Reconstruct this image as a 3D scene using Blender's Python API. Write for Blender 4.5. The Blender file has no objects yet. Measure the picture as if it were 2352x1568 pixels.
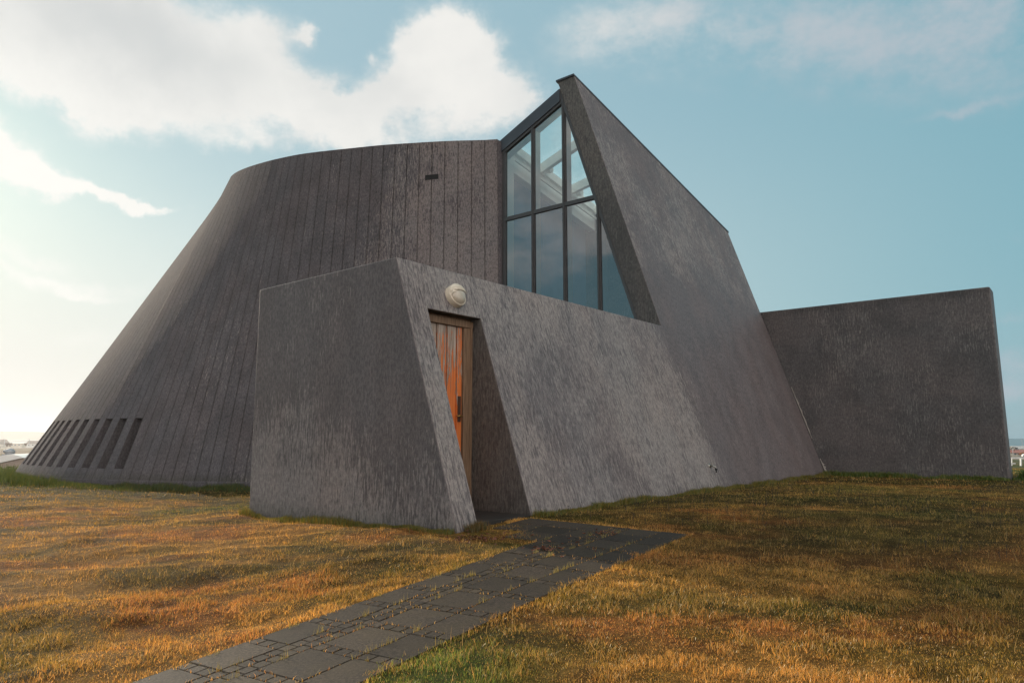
import bpy, bmesh, math, random
import numpy as np
from mathutils import Vector
random.seed(7); rng = np.random.default_rng(11)
scn = bpy.context.scene
# ------------------------------------------------------------------ camera
CAMH = .95; PITCH = .1359
cd = bpy.data.cameras.new('camera'); cam = bpy.data.objects.new('camera', cd); scn.collection.objects.link(cam)
cd.sensor_width = 36; cd.lens = 36*1625.3/2352; cd.clip_end = 200000; cd.clip_start = .05
cam.location = (0, 0, CAMH); cam.rotation_euler = (math.pi/2+PITCH, 0, 0)
scn.camera = cam
# ------------------------------------------------------------------ light
SUN_AZ = math.radians(-47)      # from +Y towards -X
SUN_EL = math.radians(18.5)
sund = Vector((math.sin(SUN_AZ)*math.cos(SUN_EL), math.cos(SUN_AZ)*math.cos(SUN_EL), math.sin(SUN_EL)))
sl = bpy.data.lights.new('sun', 'SUN'); sl.energy = 3.3; sl.angle = math.radians(1.2); sl.color = (1, .86, .68)
so = bpy.data.objects.new('sun', sl); scn.collection.objects.link(so)
so.rotation_euler = sund.to_track_quat('Z', 'Y').to_euler()
vs = scn.view_settings
vs.view_transform = 'Standard'; vs.look = 'None'; vs.gamma = 1; vs.exposure = .62
scn.cycles.max_bounces = 8; scn.cycles.transparent_max_bounces = 16

class NT:
    """small helper for node trees"""
    def __init__(s, t): s.t = t; s.n = t.nodes; s.l = t.links
    def new(s, typ, **kw):
        n = s.n.new(typ)
        for k, v in kw.items(): setattr(n, k, v)
        return n
    def put(s, sock, v):
        if v is None: return
        if isinstance(v, bpy.types.NodeSocket): s.l.new(v, sock)
        else: sock.default_value = v
    def math(s, op, a, b=None, c=None, clamp=False):
        n = s.new('ShaderNodeMath', operation=op, use_clamp=clamp)
        for i, v in enumerate((a, b, c)): s.put(n.inputs[i], v) if v is not None else None
        return n.outputs[0]
    def ramp(s, v, a, b, lo=0., hi=1., smooth=True):
        n = s.new('ShaderNodeMapRange'); n.clamp = True
        if smooth: n.interpolation_type = 'SMOOTHSTEP'
        s.put(n.inputs[0], v); n.inputs[1].default_value = a; n.inputs[2].default_value = b
        n.inputs[3].default_value = lo; n.inputs[4].default_value = hi
        return n.outputs[0]
    def mix(s, f, a, b, mode='MIX'):
        n = s.new('ShaderNodeMix', data_type='RGBA', blend_type=mode)
        s.put(n.inputs[0], f); s.put(n.inputs[6], a); s.put(n.inputs[7], b)
        return n.outputs[2]
    def noise(s, vec, scale, detail=3., rough=.5, dist=0.):
        n = s.new('ShaderNodeTexNoise')
        if vec is not None: s.l.new(vec, n.inputs['Vector'])
        n.inputs['Scale'].default_value = scale; n.inputs['Detail'].default_value = detail
        n.inputs['Roughness'].default_value = rough; n.inputs['Distortion'].default_value = dist
        return n.outputs[0]
    def scale(s, vec, sc, off=(0, 0, 0)):
        n = s.new('ShaderNodeMapping'); s.l.new(vec, n.inputs[0])
        n.inputs[3].default_value = sc; n.inputs[1].default_value = off
        return n.outputs[0]
def rgb(r, g, b): return (r, g, b, 1)

# ------------------------------------------------------------------ world
wd = bpy.data.worlds.new('World'); scn.world = wd; wd.use_nodes = True
wt = NT(wd.node_tree); wt.n.clear()
wout = wt.new('ShaderNodeOutputWorld'); wbg = wt.new('ShaderNodeBackground'); wt.l.new(wbg.outputs[0], wout.inputs[0])
sky = wt.new('ShaderNodeTexSky', sky_type='NISHITA'); sky.sun_disc = False
sky.sun_elevation = SUN_EL; sky.sun_rotation = SUN_AZ; sky.air_density = 1.; sky.dust_density = 1.6; sky.ozone_density = 1.
tc = wt.new('ShaderNodeTexCoord'); dirv = tc.outputs['Generated']
sep = wt.new('ShaderNodeSeparateXYZ'); wt.l.new(dirv, sep.inputs[0])
dx, dy, dz = sep.outputs
az = wt.math('ARCTAN2', dx, dy)
el = wt.math('ARCSINE', dz)
# distort the cloud coordinates with turbulence
n1 = wt.noise(dirv, 3.2, 7, .62); n2 = wt.noise(wt.scale(dirv, (1, 1, 1), (5, 3, 1)), 3.2, 7, .62)
nfine = wt.noise(wt.scale(dirv, (1, 1, 1.6)), 9., 9, .66)
azd = wt.math('ADD', az, wt.math('MULTIPLY', wt.math('SUBTRACT', n1, .5), .30))
eld = wt.math('ADD', el, wt.math('MULTIPLY', wt.math('SUBTRACT', n2, .5), .22))
def azel(x, y):
    X = (x-1176)/1625.3; Up = (784-y)/1625.3; c, s_ = math.cos(PITCH), math.sin(PITCH)
    Y = c-s_*Up; Z = s_+c*Up
    return math.atan2(X, Y), math.atan2(Z, math.hypot(X, Y))
CLOUDS = [  # px, py (sky direction seen there), radii in degrees, density
 (40, 30, 9, 4.5, 1.1), (60, 110, 6, 2.2, .8), (270, 50, 8, 4.5, 1.0), (180, 165, 4.5, 1.5, .9), (300, 165, 5, 1.6, .7), (470, 70, 6, 3.8, .8), (500, 170, 5, 2.2, .6), (620, 170, 5, 2.2, .6), (700, 215, 5, 2.0, .9), (820, 225, 5, 2.2, 1.1), (920, 190, 4, 2.4, .95), (640, 90, 4, 3.0, .40), (600, 20, 5, 1.6, .35), (860, 290, 6, 1.2, .4),
 (1040, 70, 3.0, 2.6, 1.5), (1000, 140, 3.2, 2.4, .9), (1090, 130, 3.0, 2.6, 1.1), (1050, 225, 5.5, 2.8, 1.1), (1190, 215, 3.2, 2.0, 1.1),
 (725, 38, .9, .8, .75), (870, 92, .7, .7, .5), (560, 270, 4, 1.0, .35),
 (10, 315, 3.2, 1.7, 1.5), (110, 355, 3.6, 1.3, 1.4), (230, 378, 3.4, .8, 1.2), (340, 392, 2.6, .5, 1.1), (40, 530, 7, .9, .5), (160, 600, 7, .8, .5), (240, 635, 4, .5, .5), (250, 740, 7, 1.0, .3),
 (1450, 60, 9, 3.0, .6), (1700, 100, 9, 4.0, .55), (2000, 80, 10, 4.6, .6), (2300, 100, 8, 5.5, .6), (2200, 290, 3, .5, .4), (2320, 730, 2, .6, .6), (2300, 880, 6, 1.0, .6), (2330, 820, 5, .9, .5), (2340, 560, 2, .5, .4)]
dens = None
for (px, py, ra, rb, w) in CLOUDS:
    a0, e0 = azel(px, py)
    da = wt.math('MULTIPLY', wt.math('SUBTRACT', azd, a0), 1/math.radians(ra))
    de = wt.math('MULTIPLY', wt.math('SUBTRACT', eld, e0), 1/math.radians(rb))
    q = wt.math('ADD', wt.math('MULTIPLY', da, da), wt.math('MULTIPLY', de, de))
    g = wt.math('MULTIPLY', wt.math('EXPONENT', wt.math('MULTIPLY', q, -1.3)), w)
    dens = g if dens is None else wt.math('ADD', dens, g)
# elsewhere in the sky (behind the viewer): loose scattered cloud
back = wt.ramp(dy, .1, -.35)
bn = wt.noise(wt.scale(dirv, (1, 1, 2.2), (2, 7, 0)), 2.6, 7, .6)
# unseen bright cloud added behind and right of the viewer to fill shaded walls
fill_bank = wt.math('MULTIPLY', wt.ramp(dx, -.75, -.25), back)
dens = wt.math('ADD', dens, wt.math('MULTIPLY', back, wt.ramp(bn, .44, .66)))
dens = wt.math('ADD', dens, wt.math('MULTIPLY', fill_bank, wt.ramp(bn, .30, .50, .3, 1.2)))
dens = wt.math('ADD', dens, wt.math('MULTIPLY', wt.math('SUBTRACT', nfine, .5), wt.math('MULTIPLY', wt.math('MINIMUM', dens, .8), 3.4)))
cmask = wt.ramp(dens, .12, 1.15)
a0, e0 = azel(290, 60)
gda = wt.math('MULTIPLY', wt.math('SUBTRACT', azd, a0), 1/math.radians(11)); gde = wt.math('MULTIPLY', wt.math('SUBTRACT', eld, e0), 1/math.radians(3.6))
belly = wt.math('EXPONENT', wt.math('MULTIPLY', wt.math('ADD', wt.math('MULTIPLY', gda, gda), wt.math('MULTIPLY', gde, gde)), -1.))
# blue/teal sky
skyc = wt.mix(1., sky.outputs[0], rgb(.85, 1.02, .95), 'MULTIPLY')
skym = wt.new('ShaderNodeVectorMath', operation='SCALE'); wt.l.new(skyc, skym.inputs[0]); skym.inputs[3].default_value = .10
skyl = skym.outputs[0]
# pale moist air towards the sun and along the horizon
dt = wt.new('ShaderNodeVectorMath', operation='DOT_PRODUCT'); wt.l.new(dirv, dt.inputs[0]); dt.inputs[1].default_value = tuple(Vector((sund.x, sund.y, .10)).normalized())
glow = wt.math('POWER', wt.ramp(dt.outputs['Value'], .3, 1., 0, 1, False), 2.4)
# moist sea air: teal away from the sun, pale towards it, cream low under the sun
pale = wt.mix(wt.ramp(el, .18, .50), rgb(.35, .425, .43), rgb(.235, .34, .385))
nearsun = wt.math('MULTIPLY', wt.ramp(dt.outputs['Value'], -.2, .93, 0, 1), wt.ramp(az, -1.55, -.95, .25, 1))
air = wt.mix(nearsun, rgb(.112, .268, .322), pale)
base = wt.mix(.86, wt.mix(.35, skyl, rgb(.3, .42, .5)), air)
low = wt.math('MULTIPLY', wt.math('MULTIPLY', glow, wt.ramp(el, .34, .02)), 1.0, clamp=True)
base = wt.mix(low, base, rgb(.545, .53, .50))
hz = wt.math('MULTIPLY', wt.ramp(el, .22, 0.), .38)
base = wt.mix(wt.math('MULTIPLY', hz, wt.ramp(glow, .4, .1)), base, rgb(.27, .34, .37))
# cloud colour: white with grey bellies
shade = wt.ramp(wt.noise(wt.scale(dirv, (1, 1, 1.5), (1, 1, 4)), 4.5, 5, .55), .36, .68)
thick = wt.ramp(dens, .55, 1.5)
csun = wt.ramp(az, .55, -.1, 0, 1)
cbright = wt.mix(wt.math('MAXIMUM', csun, fill_bank), rgb(.30, .34, .375), rgb(.58, .565, .54))
cbright = wt.mix(fill_bank, cbright, rgb(1.15, 1.05, 1.0))
cbright = wt.mix(glow, cbright, rgb(.66, .645, .61))
cgrey = wt.mix(wt.math('MAXIMUM', csun, fill_bank), rgb(.25, .30, .345), rgb(.40, .41, .41))
cgrey = wt.mix(fill_bank, cgrey, rgb(.72, .66, .62))
ccol = wt.mix(wt.math('MAXIMUM', wt.math('MULTIPLY', belly, .85), wt.math('MULTIPLY', wt.math('MULTIPLY', shade, wt.ramp(el, .25, .5, .15, .8)), .6)), cbright, cgrey)
final = wt.mix(wt.math('MULTIPLY', cmask, .93), base, ccol)
wt.l.new(final, wbg.inputs[0]); wbg.inputs[1].default_value = 1.0

# ------------------------------------------------------------------ frames and helpers
PHI = .686
D = np.array([math.sin(PHI), math.cos(PHI), 0.]); E = np.array([math.cos(PHI), -math.sin(PHI), 0.])
def W(u, v, z): p = D*u+E*v; return (float(p[0]), float(p[1]), float(z))
K = .3362; V0 = -5.629
def sv(z): return V0-K*z
COL = scn.collection
def link(o, parent=None):
    COL.objects.link(o)
    if parent is not None: o.parent = parent
    return o
def tag(o, label=None, cat=None, group=None, kind=None):
    if label: o['label'] = label
    if cat: o['category'] = cat
    if group: o['group'] = group
    if kind: o['kind'] = kind
    return o
def empty(name, loc=(0, 0, 0)):
    o = bpy.data.objects.new(name, None); COL.objects.link(o); o.location = loc; o.empty_display_size = .2; return o
def mesh_obj(name, verts, faces, mat, parent=None, uvs=None, smooth=False, rel=None):
    """rel: world location of the parent, so that vertices given in world space end up in place"""
    me = bpy.data.meshes.new(name)
    if rel is not None: verts = [(a[0]-rel[0], a[1]-rel[1], a[2]-rel[2]) for a in verts]
    me.from_pydata([tuple(map(float, v)) for v in verts], [], faces)
    if uvs is not None:
        uv = me.uv_layers.new(name='UVMap')
        for li, l in enumerate(me.loops): uv.data[li].uv = uvs[l.vertex_index] if len(uvs) == len(verts) else uvs[li]
    me.materials.append(mat) if not isinstance(mat, (list, tuple)) else [me.materials.append(m) for m in mat]
    if smooth: me.shade_smooth()
    me.validate(); me.update()
    o = bpy.data.objects.new(name, me)
    return link(o, parent)
def fix_normals(o):
    bm = bmesh.new(); bm.from_mesh(o.data); bmesh.ops.recalc_face_normals(bm, faces=bm.faces); bm.to_mesh(o.data); bm.free()
def bevel_edges(o, pred, w, seg=2):
    bm = bmesh.new(); bm.from_mesh(o.data)
    es = [e for e in bm.edges if pred(e.verts[0].co, e.verts[1].co)]
    if es: bmesh.ops.bevel(bm, geom=es, offset=w, segments=seg, affect='EDGES', profile=.6)
    bm.to_mesh(o.data); bm.free()
def uv_world(o, rot=True):
    """metre UVs: faces use the plan axes (u or v) across and z upwards"""
    me = o.data
    uv = me.uv_layers.get('UVMap') or me.uv_layers.new(name='UVMap')
    for p in me.polygons:
        n = np.array(p.normal)
        for li in p.loop_indices:
            c = np.array(me.vertices[me.loops[li].vertex_index].co)
            u = c@D; v = c@E
            if abs(n[2]) > .8: uv.data[li].uv = (u, v)
            elif abs(n@D) > abs(n@E): uv.data[li].uv = (v+37, c[2])
            else: uv.data[li].uv = (u, c[2])
def prism(name, poly, axis, a, b, mat, parent=None, slant=False):
    """poly in (p,z); axis 'u': poly p=v extruded u a->b; axis 'v': p=u extruded v a->b; slant: v offset from slanted plane"""
    vs_ = []
    for t in (a, b):
        for (p, z) in poly:
            if axis == 'u': vs_.append(W(t, p, z))
            else: vs_.append(W(p, (sv(z)+t) if slant else t, z))
    n = len(poly)
    fs = [list(range(n)), list(range(2*n-1, n-1, -1))]
    for i in range(n): fs.append([i, n+i, n+(i+1) % n, (i+1) % n])
    o = mesh_obj(name, vs_, fs, mat, parent); fix_normals(o); return o
class MB:
    """collects boxes, tubes and so on into one mesh"""
    def __init__(s): s.v = []; s.f = []; s.m = []
    def add(s, vs_, fs, m=0):
        k = len(s.v); s.v += [tuple(v) for v in vs_]; s.f += [[k+i for i in f] for f in fs]; s.m += [m]*len(fs)
    def hexa(s, p, m=0):  # 8 points: 4 bottom, 4 top
        s.add(p, [(3, 2, 1, 0), (4, 5, 6, 7), (0, 1, 5, 4), (1, 2, 6, 5), (2, 3, 7, 6), (3, 0, 4, 7)], m)
    def ubox(s, u0, u1, v0, v1, z0, z1, m=0):
        s.hexa([W(u0, v0, z0), W(u1, v0, z0), W(u1, v1, z0), W(u0, v1, z0), W(u0, v0, z1), W(u1, v0, z1), W(u1, v1, z1), W(u0, v1, z1)], m)
    def box(s, c, size, m=0, rz=0):
        cx, cy, cz = c; a, b, h = [q/2 for q in size]; co, si = math.cos(rz), math.sin(rz)
        P = []
        for z in (-h, h):
            for x, y in ((-a, -b), (a, -b), (a, b), (-a, b)): P.append((cx+x*co-y*si, cy+x*si+y*co, cz+z))
        s.hexa(P, m)
    def bar(s, a, b, w, h, up=(0, 0, 1), m=0):
        a = Vector(a); b = Vector(b); d = (b-a).normalized(); sd = d.cross(Vector(up)).normalized(); u_ = sd.cross(d).normalized()
        P = [q+sd*i*w/2+u_*j*h/2 for q in (a, b) for i, j in ((-1, -1), (1, -1), (1, 1), (-1, 1))]
        s.hexa(P, m)
    def tube(s, pts, rs, seg=10, m=0, cap=True):
        pts = [Vector(p) for p in pts]; k = len(s.v); n = len(pts)
        if not isinstance(rs, (list, tuple)): rs = [rs]*n
        pu = None
        for i, p in enumerate(pts):
            d = (pts[min(i+1, n-1)]-pts[max(i-1, 0)]).normalized()
            if pu is None: pu = d.orthogonal().normalized()
            pu = (pu-d*pu.dot(d)).normalized(); pv = d.cross(pu)
            for j in range(seg):
                t = 2*math.pi*j/seg; s.v.append(tuple(p+(pu*math.cos(t)+pv*math.sin(t))*rs[i]))
        for i in range(n-1):
            for j in range(seg):
                s.f.append([k+i*seg+j, k+i*seg+(j+1) % seg, k+(i+1)*seg+(j+1) % seg, k+(i+1)*seg+j]); s.m.append(m)
        if cap:
            s.f.append([k+j for j in range(seg)][::-1]); s.f.append([k+(n-1)*seg+j for j in range(seg)]); s.m += [m, m]
    def build(s, name, mat, parent=None, rel=None, bevel=0, smooth=False, uv=False):
        o = mesh_obj(name, s.v, s.f, mat, parent, rel=rel, smooth=smooth); fix_normals(o)
        if isinstance(mat, (list, tuple)):
            for i, p in enumerate(o.data.polygons): p.material_index = s.m[i]
        if uv: uv_world(o)
        if bevel:
            b = o.modifiers.new('bevel', 'BEVEL'); b.width = bevel; b.segments = 2; b.limit_method = 'ANGLE'
        return o

# value noise for terrain and grass
def vnoise(x, y, seed=0):
    xi = np.floor(x).astype(np.int64); yi = np.floor(y).astype(np.int64); xf = x-xi; yf = y-yi
    def h(a, b):
        n = (a*374761393+b*668265263+seed*974634777) & 0xffffffff
        n = ((n ^ (n >> 13))*1274126177) & 0xffffffff
        return ((n ^ (n >> 16)) & 0xffff)/65535.
    sx = xf*xf*(3-2*xf); sy = yf*yf*(3-2*yf)
    return (h(xi, yi)*(1-sx)+h(xi+1, yi)*sx)*(1-sy)+(h(xi, yi+1)*(1-sx)+h(xi+1, yi+1)*sx)*sy
def fbm(x, y, o=4, seed=0):
    r = 0; a = .5; t = 0
    for i in range(o): r = r+a*vnoise(x*2**i+i*17.3, y*2**i-i*9.1, seed+i); t += a; a *= .5
    return r/t
def gz(X, Y, bumps=True):
    X = np.asarray(X, float); Y = np.asarray(Y, float)
    z = -.045*np.where(9.5-Y > 15, 9.5-Y, np.log1p(np.exp(np.clip((9.5-Y)*2, -50, 50)))/2)
    z = z-.05*np.clip(-X, 0, 6)
    R = np.hypot(X, Y)
    far = np.clip(R-27, 0, None)
    z = z-np.where(far > 0, np.where(far < 75, .038*far-.03*(1-np.exp(-far/3)), 2.82+(.0078+.0144*np.clip((X/np.maximum(Y, 1)-.1)/.4, 0, 1))*(far-75)), 0)
    z = np.maximum(z, -24.6)
    z = z+.42*np.exp(-(((X+20.5)/3.2)**2+((Y-26.5)/3.)**2))
    if bumps:
        u_ = X*D[0]+Y*D[1]-.342; v_ = X*E[0]+Y*E[1]-.3135
        u = .991*(u_-.095*v_); v = .991*(v_+.095*u_)
        onpath = np.clip(1-np.maximum(np.abs(v+3.7)-.6, 0)/.5, 0, 1)*(u < 7.4) + np.clip(1-np.maximum(np.abs(v+4.4)-1.1, 0)/.5, 0, 1)*(u < 7.4)*(u > 5.3)
        onpath = np.clip(onpath, 0, 1)
        near = np.clip(1-(R-30)/30, 0, 1)*(1-onpath)
        left = np.clip((-X+1)/3, 0, 1)
        z = z+near*((fbm(X*.9, Y*1.6, 3, 3)-.5)*(.05+.08*left)+(fbm(X*3, Y*4.5, 2, 9)-.5)*(.025+.02*left))
        z = z+np.clip((R-60)/80, 0, 1)*(fbm(X*.02, Y*.02, 3, 5)-.5)*1.2
    return z
def gzs(x, y, b=False): return float(gz(np.array([x]), np.array([y]), b)[0])

# ------------------------------------------------------------------ materials
def newmat(name):
    m = bpy.data.materials.new(name); m.use_nodes = True; t = NT(m.node_tree)
    b = t.n['Principled BSDF']; return m, t, b
def plain(name, col, rough=.6, metal=0, spec=.5, var=.12, scale=6, bump=0.):
    m, t, b = newmat(name); g = t.new('ShaderNodeTexCoord').outputs['Object']
    n = t.noise(g, scale, 5, .6)
    c = t.mix(t.ramp(n, .3, .7), rgb(*[q*(1-var) for q in col]), rgb(*[min(1, q*(1+var)) for q in col]))
    t.l.new(c, b.inputs['Base Color']); b.inputs['Roughness'].default_value = rough; b.inputs['Metallic'].default_value = metal
    b.inputs['Specular IOR Level'].default_value = spec
    if bump:
        bp = t.new('ShaderNodeBump'); bp.inputs['Strength'].default_value = bump; bp.inputs['Distance'].default_value = .01
        t.l.new(t.noise(g, scale*8, 4, .6), bp.inputs['Height']); t.l.new(bp.outputs[0], b.inputs['Normal'])
    return m
def concrete(name, dark, light, mode, rough=.55, bumpd=.006, seed=0.):
    """brushed render: fine up-and-down strokes, flaked paler coat; mode shapes where the pale coat shows"""
    m, t, b = newmat(name)
    uv = t.new('ShaderNodeTexCoord').outputs['UV']
    uvo = t.scale(uv, (1, 1, 1), (seed, seed*.7, 0))
    streak = t.noise(t.scale(uvo, (38, 4.2, 1)), 1., 6, .68, .5)
    streak2 = t.noise(t.scale(uvo, (64, 9, 1)), 1., 4, .65, .3)
    grain = t.noise(uvo, 110, 3, .6)
    big = t.noise(t.scale(uvo, (.55, .38, 1)), 1., 5, .6, .4)
    mid = t.noise(t.scale(uvo, (2.4, 1.1, 1)), 1., 4, .6)
    sp = t.new('ShaderNodeSeparateXYZ'); t.l.new(uv, sp.inputs[0]); U, V = sp.outputs[0], sp.outputs[1]
    # paler worn coat = threshold of streaky noise plus a large scale field
    field = t.math('ADD', t.math('MULTIPLY', big, .75), t.math('MULTIPLY', mid, .25))
    if mode == 'front':      # low and to the left of the face the pale streaks run
        reg = t.math('SUBTRACT', t.ramp(V, 2.0, -.1, -.055, .085), t.ramp(U, 27.4, 31.2, 0, .095))
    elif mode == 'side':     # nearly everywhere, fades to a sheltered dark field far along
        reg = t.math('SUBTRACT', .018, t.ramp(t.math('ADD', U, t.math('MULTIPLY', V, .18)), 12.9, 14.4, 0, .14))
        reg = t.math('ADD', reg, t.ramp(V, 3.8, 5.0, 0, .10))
    elif mode == 'cone':     # a patch on the upright end of the ribbed wall
        reg = t.math('SUBTRACT', t.ramp(t.math('ADD', U, t.math('MULTIPLY', V, .45)), 7.2, 4.2, 0, .16), .09)
    elif mode == 'wing':
        reg = -.05
    else: reg = 0.
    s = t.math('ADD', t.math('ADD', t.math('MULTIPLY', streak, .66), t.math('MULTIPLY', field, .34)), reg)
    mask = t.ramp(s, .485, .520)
    c1 = t.mix(t.ramp(mid, .3, .7), rgb(*[q*.86 for q in dark]), rgb(*[q*1.14 for q in dark]))
    c2 = t.mix(t.ramp(big, .35, .65), rgb(*[q*.9 for q in light]), rgb(light[0]*1.06, light[1]*1.05, light[2]*1.02))
    c = t.mix(mask, c1, c2)
    # dark nicks where the coat is missing
    nick = t.math('MULTIPLY', t.ramp(streak2, .54, .64), .62)
    c = t.mix(nick, c, rgb(*[q*.42 for q in dark]))
    warm = t.ramp(t.noise(t.scale(uvo, (.9, .5, 1), (3, 9, 0)), 1., 3, .5), .4, .62, 0, .5)
    c = t.mix(warm, c, t.mix(1., c, rgb(1.08, .99, .95), 'MULTIPLY'))
    if mode == 'cone':
        fr_ = t.math('ABSOLUTE', t.math('SUBTRACT', t.math('FRACT', t.math('ADD', t.math('DIVIDE', U, .345), .5)), .5))
        c = t.mix(t.ramp(fr_, .080, .045, 0, .26), c, rgb(.030, .024, .021))
    # damp, algae and splash at the foot; runoff under the top edge of the free wall
    foot_ = t.math('MULTIPLY', t.ramp(t.math('ADD', V, t.math('MULTIPLY', streak, .7)), .50, .08), .6)
    c = t.mix(foot_, c, rgb(.050, .048, .034))
    if mode == 'wing':
        c = t.mix(t.math('MULTIPLY', t.ramp(t.math('SUBTRACT', V, t.math('MULTIPLY', streak, .9)), 3.72, 4.05), .55), c, rgb(.035, .034, .034))
        c = t.mix(t.math('MULTIPLY', t.ramp(t.noise(t.scale(uvo, (.5, .9, 1), (8, 2, 0)), 1., 4, .6), .45, .62), .35), c, rgb(.150, .125, .120))
    sc2 = t.noise(t.scale(uvo, (26, 14, 1)), 1., 5, .75, .2)
    c = t.mix(1., c, t.mix(t.ramp(sc2, .36, .64), rgb(.74, .74, .75), rgb(1.22, 1.21, 1.19)), 'MULTIPLY')
    t.l.new(c, b.inputs['Base Color'])
    t.l.new(t.math('ADD', t.math('MULTIPLY', mid, .25), rough-.12), b.inputs['Roughness'])
    b.inputs['Specular IOR Level'].default_value = .015 if mode == 'cone' else .3
    h = t.math('ADD', t.math('MULTIPLY', streak, .55), t.math('ADD', t.math('MULTIPLY', streak2, .55), t.math('MULTIPLY', grain, .25)))
    h = t.math('ADD', h, t.math('MULTIPLY', mask, .12))
    bp = t.new('ShaderNodeBump'); bp.inputs['Strength'].default_value = .9; bp.inputs['Distance'].default_value = bumpd*1.6
    t.l.new(h, bp.inputs['Height']); t.l.new(bp.outputs[0], b.inputs['Normal'])
    return m
DK_ = (.098, .090, .086); LT = (.215, .200, .184)
M_front = concrete('front render', (.114, .101, .104), (.214, .194, .193), 'front', seed=1.3)
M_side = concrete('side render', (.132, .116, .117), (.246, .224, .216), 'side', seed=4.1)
M_cone = concrete('ribbed wall render', (.104, .098, .104), (.205, .186, .186), 'cone', rough=.88, seed=7.7)
M_wing = concrete('wing wall render', (.096, .089, .089), (.165, .153, .150), 'wing', seed=2.9)
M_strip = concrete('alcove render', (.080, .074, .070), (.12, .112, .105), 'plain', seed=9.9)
M_metal = plain('dark grey window metal', (.055, .052, .052), .45, .0, .5, .1, 4)
M_flash = plain('blue grey flashing', (.060, .064, .074), .42, .3, .5, .1, 2)
M_white = plain('white painted timber', (.86, .86, .81), .5, 0, .4, .06, 5)
M_inwall = plain('white interior plaster', (.88, .90, .87), .8, 0, .3, .04, 1)
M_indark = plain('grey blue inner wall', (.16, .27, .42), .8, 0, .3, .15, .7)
M_black = plain('flat black', (.01, .01, .01), .9)
def wood_mat():
    m, t, b = newmat('weathered oak frame'); g = t.new('ShaderNodeTexCoord').outputs['Object']
    n = t.noise(t.scale(g, (60, 60, 3)), 1., 5, .6, .5)
    c = t.mix(t.ramp(n, .3, .7), rgb(.13, .075, .042), rgb(.27, .17, .10))
    t.l.new(c, b.inputs['Base Color']); b.inputs['Roughness'].default_value = .7
    bp = t.new('ShaderNodeBump'); bp.inputs['Strength'].default_value = .4; bp.inputs['Distance'].default_value = .003
    t.l.new(n, bp.inputs['Height']); t.l.new(bp.outputs[0], b.inputs['Normal']); return m
M_wood = wood_mat()
def door_mat():
    m, t, b = newmat('peeling orange door paint'); uv = t.new('ShaderNodeTexCoord').outputs['UV']
    n = t.noise(t.scale(uv, (22, 1.6, 1)), 1., 6, .62, .8)
    sp = t.new('ShaderNodeSeparateXYZ'); t.l.new(uv, sp.inputs[0])
    up = t.ramp(sp.outputs[1], .9, 2.5, -.10, .07); up = t.math('ADD', up, t.ramp(sp.outputs[0], 6.95, 6.55, 0, .05))
    grain = t.noise(t.scale(uv, (70, 2, 1)), 1., 4, .6, .4)
    pm = t.ramp(t.math('ADD', n, up), .535, .555)
    wood = t.mix(t.ramp(grain, .3, .7), rgb(.20, .14, .10), rgb(.52, .42, .34))
    paint = t.mix(t.ramp(grain, .3, .7), rgb(.56, .135, .028), rgb(.74, .205, .045))
    edge = t.math('MULTIPLY', t.ramp(t.math('ADD', n, up), .515, .536), .7)
    paint = t.mix(edge, paint, rgb(.13, .05, .025))
    t.l.new(t.mix(pm, paint, wood), b.inputs['Base Color']); b.inputs['Roughness'].default_value = .5
    bp = t.new('ShaderNodeBump'); bp.inputs['Strength'].default_value = .6; bp.inputs['Distance'].default_value = .003
    t.l.new(t.math('SUBTRACT', t.math('MULTIPLY', grain, .4), pm), bp.inputs['Height']); t.l.new(bp.outputs[0], b.inputs['Normal']); return m
M_door = door_mat()
def glass_mat(name, tint=(.86, .95, .93), ior=1.75, dirt=.03):
    m, t, b = newmat(name); t.n.remove(b); out = t.n['Material Output']
    fr = t.new('ShaderNodeFresnel'); fr.inputs[0].default_value = ior
    gl = t.new('ShaderNodeBsdfGlossy'); gl.inputs['Roughness'].default_value = .012; gl.inputs['Color'].default_value = rgb(.95, .97, 1)
    tr = t.new('ShaderNodeBsdfTransparent'); tr.inputs[0].default_value = rgb(*tint)
    mx = t.new('ShaderNodeMixShader'); t.l.new(fr.outputs[0], mx.inputs[0]); t.l.new(tr.outputs[0], mx.inputs[1]); t.l.new(gl.outputs[0], mx.inputs[2])
    g = t.new('ShaderNodeTexCoord').outputs['Object']
    df = t.new('ShaderNodeBsdfDiffuse'); df.inputs[0].default_value = rgb(.5, .52, .5)
    m2 = t.new('ShaderNodeMixShader')
    t.l.new(t.math('MULTIPLY', t.ramp(t.noise(t.scale(g, (5, 5, .7)), 1., 4, .6), .4, .75), dirt), m2.inputs[0])
    t.l.new(mx.outputs[0], m2.inputs[1]); t.l.new(df.outputs[0], m2.inputs[2]); t.l.new(m2.outputs[0], out.inputs[0])
    return m
M_glass = glass_mat('window glass', ior=2.5)
M_skyglass = glass_mat('skylight glass', (.88, .96, .95), 1.45, .06)

# ------------------------------------------------------------------ the church
CH = empty('church', W(13, -8, 0))
RO = CH.location
def chp(o):   # parent keeping world placement
    o.parent = CH; o.matrix_parent_inverse = CH.matrix_basis.inverted(); return o
T = .47
TOPZ = 3.24; UF = 5.872; UP = 6.23; UG = 13.04; UE = 19.95; PEAK = 9.40; ENDZ = 7.04
def between(a, b, f): return f(a) and f(b)
def uc(c): return float(c[0]*D[0]+c[1]*D[1])
def vc(c): return float(c[0]*E[0]+c[1]*E[1])
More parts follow.
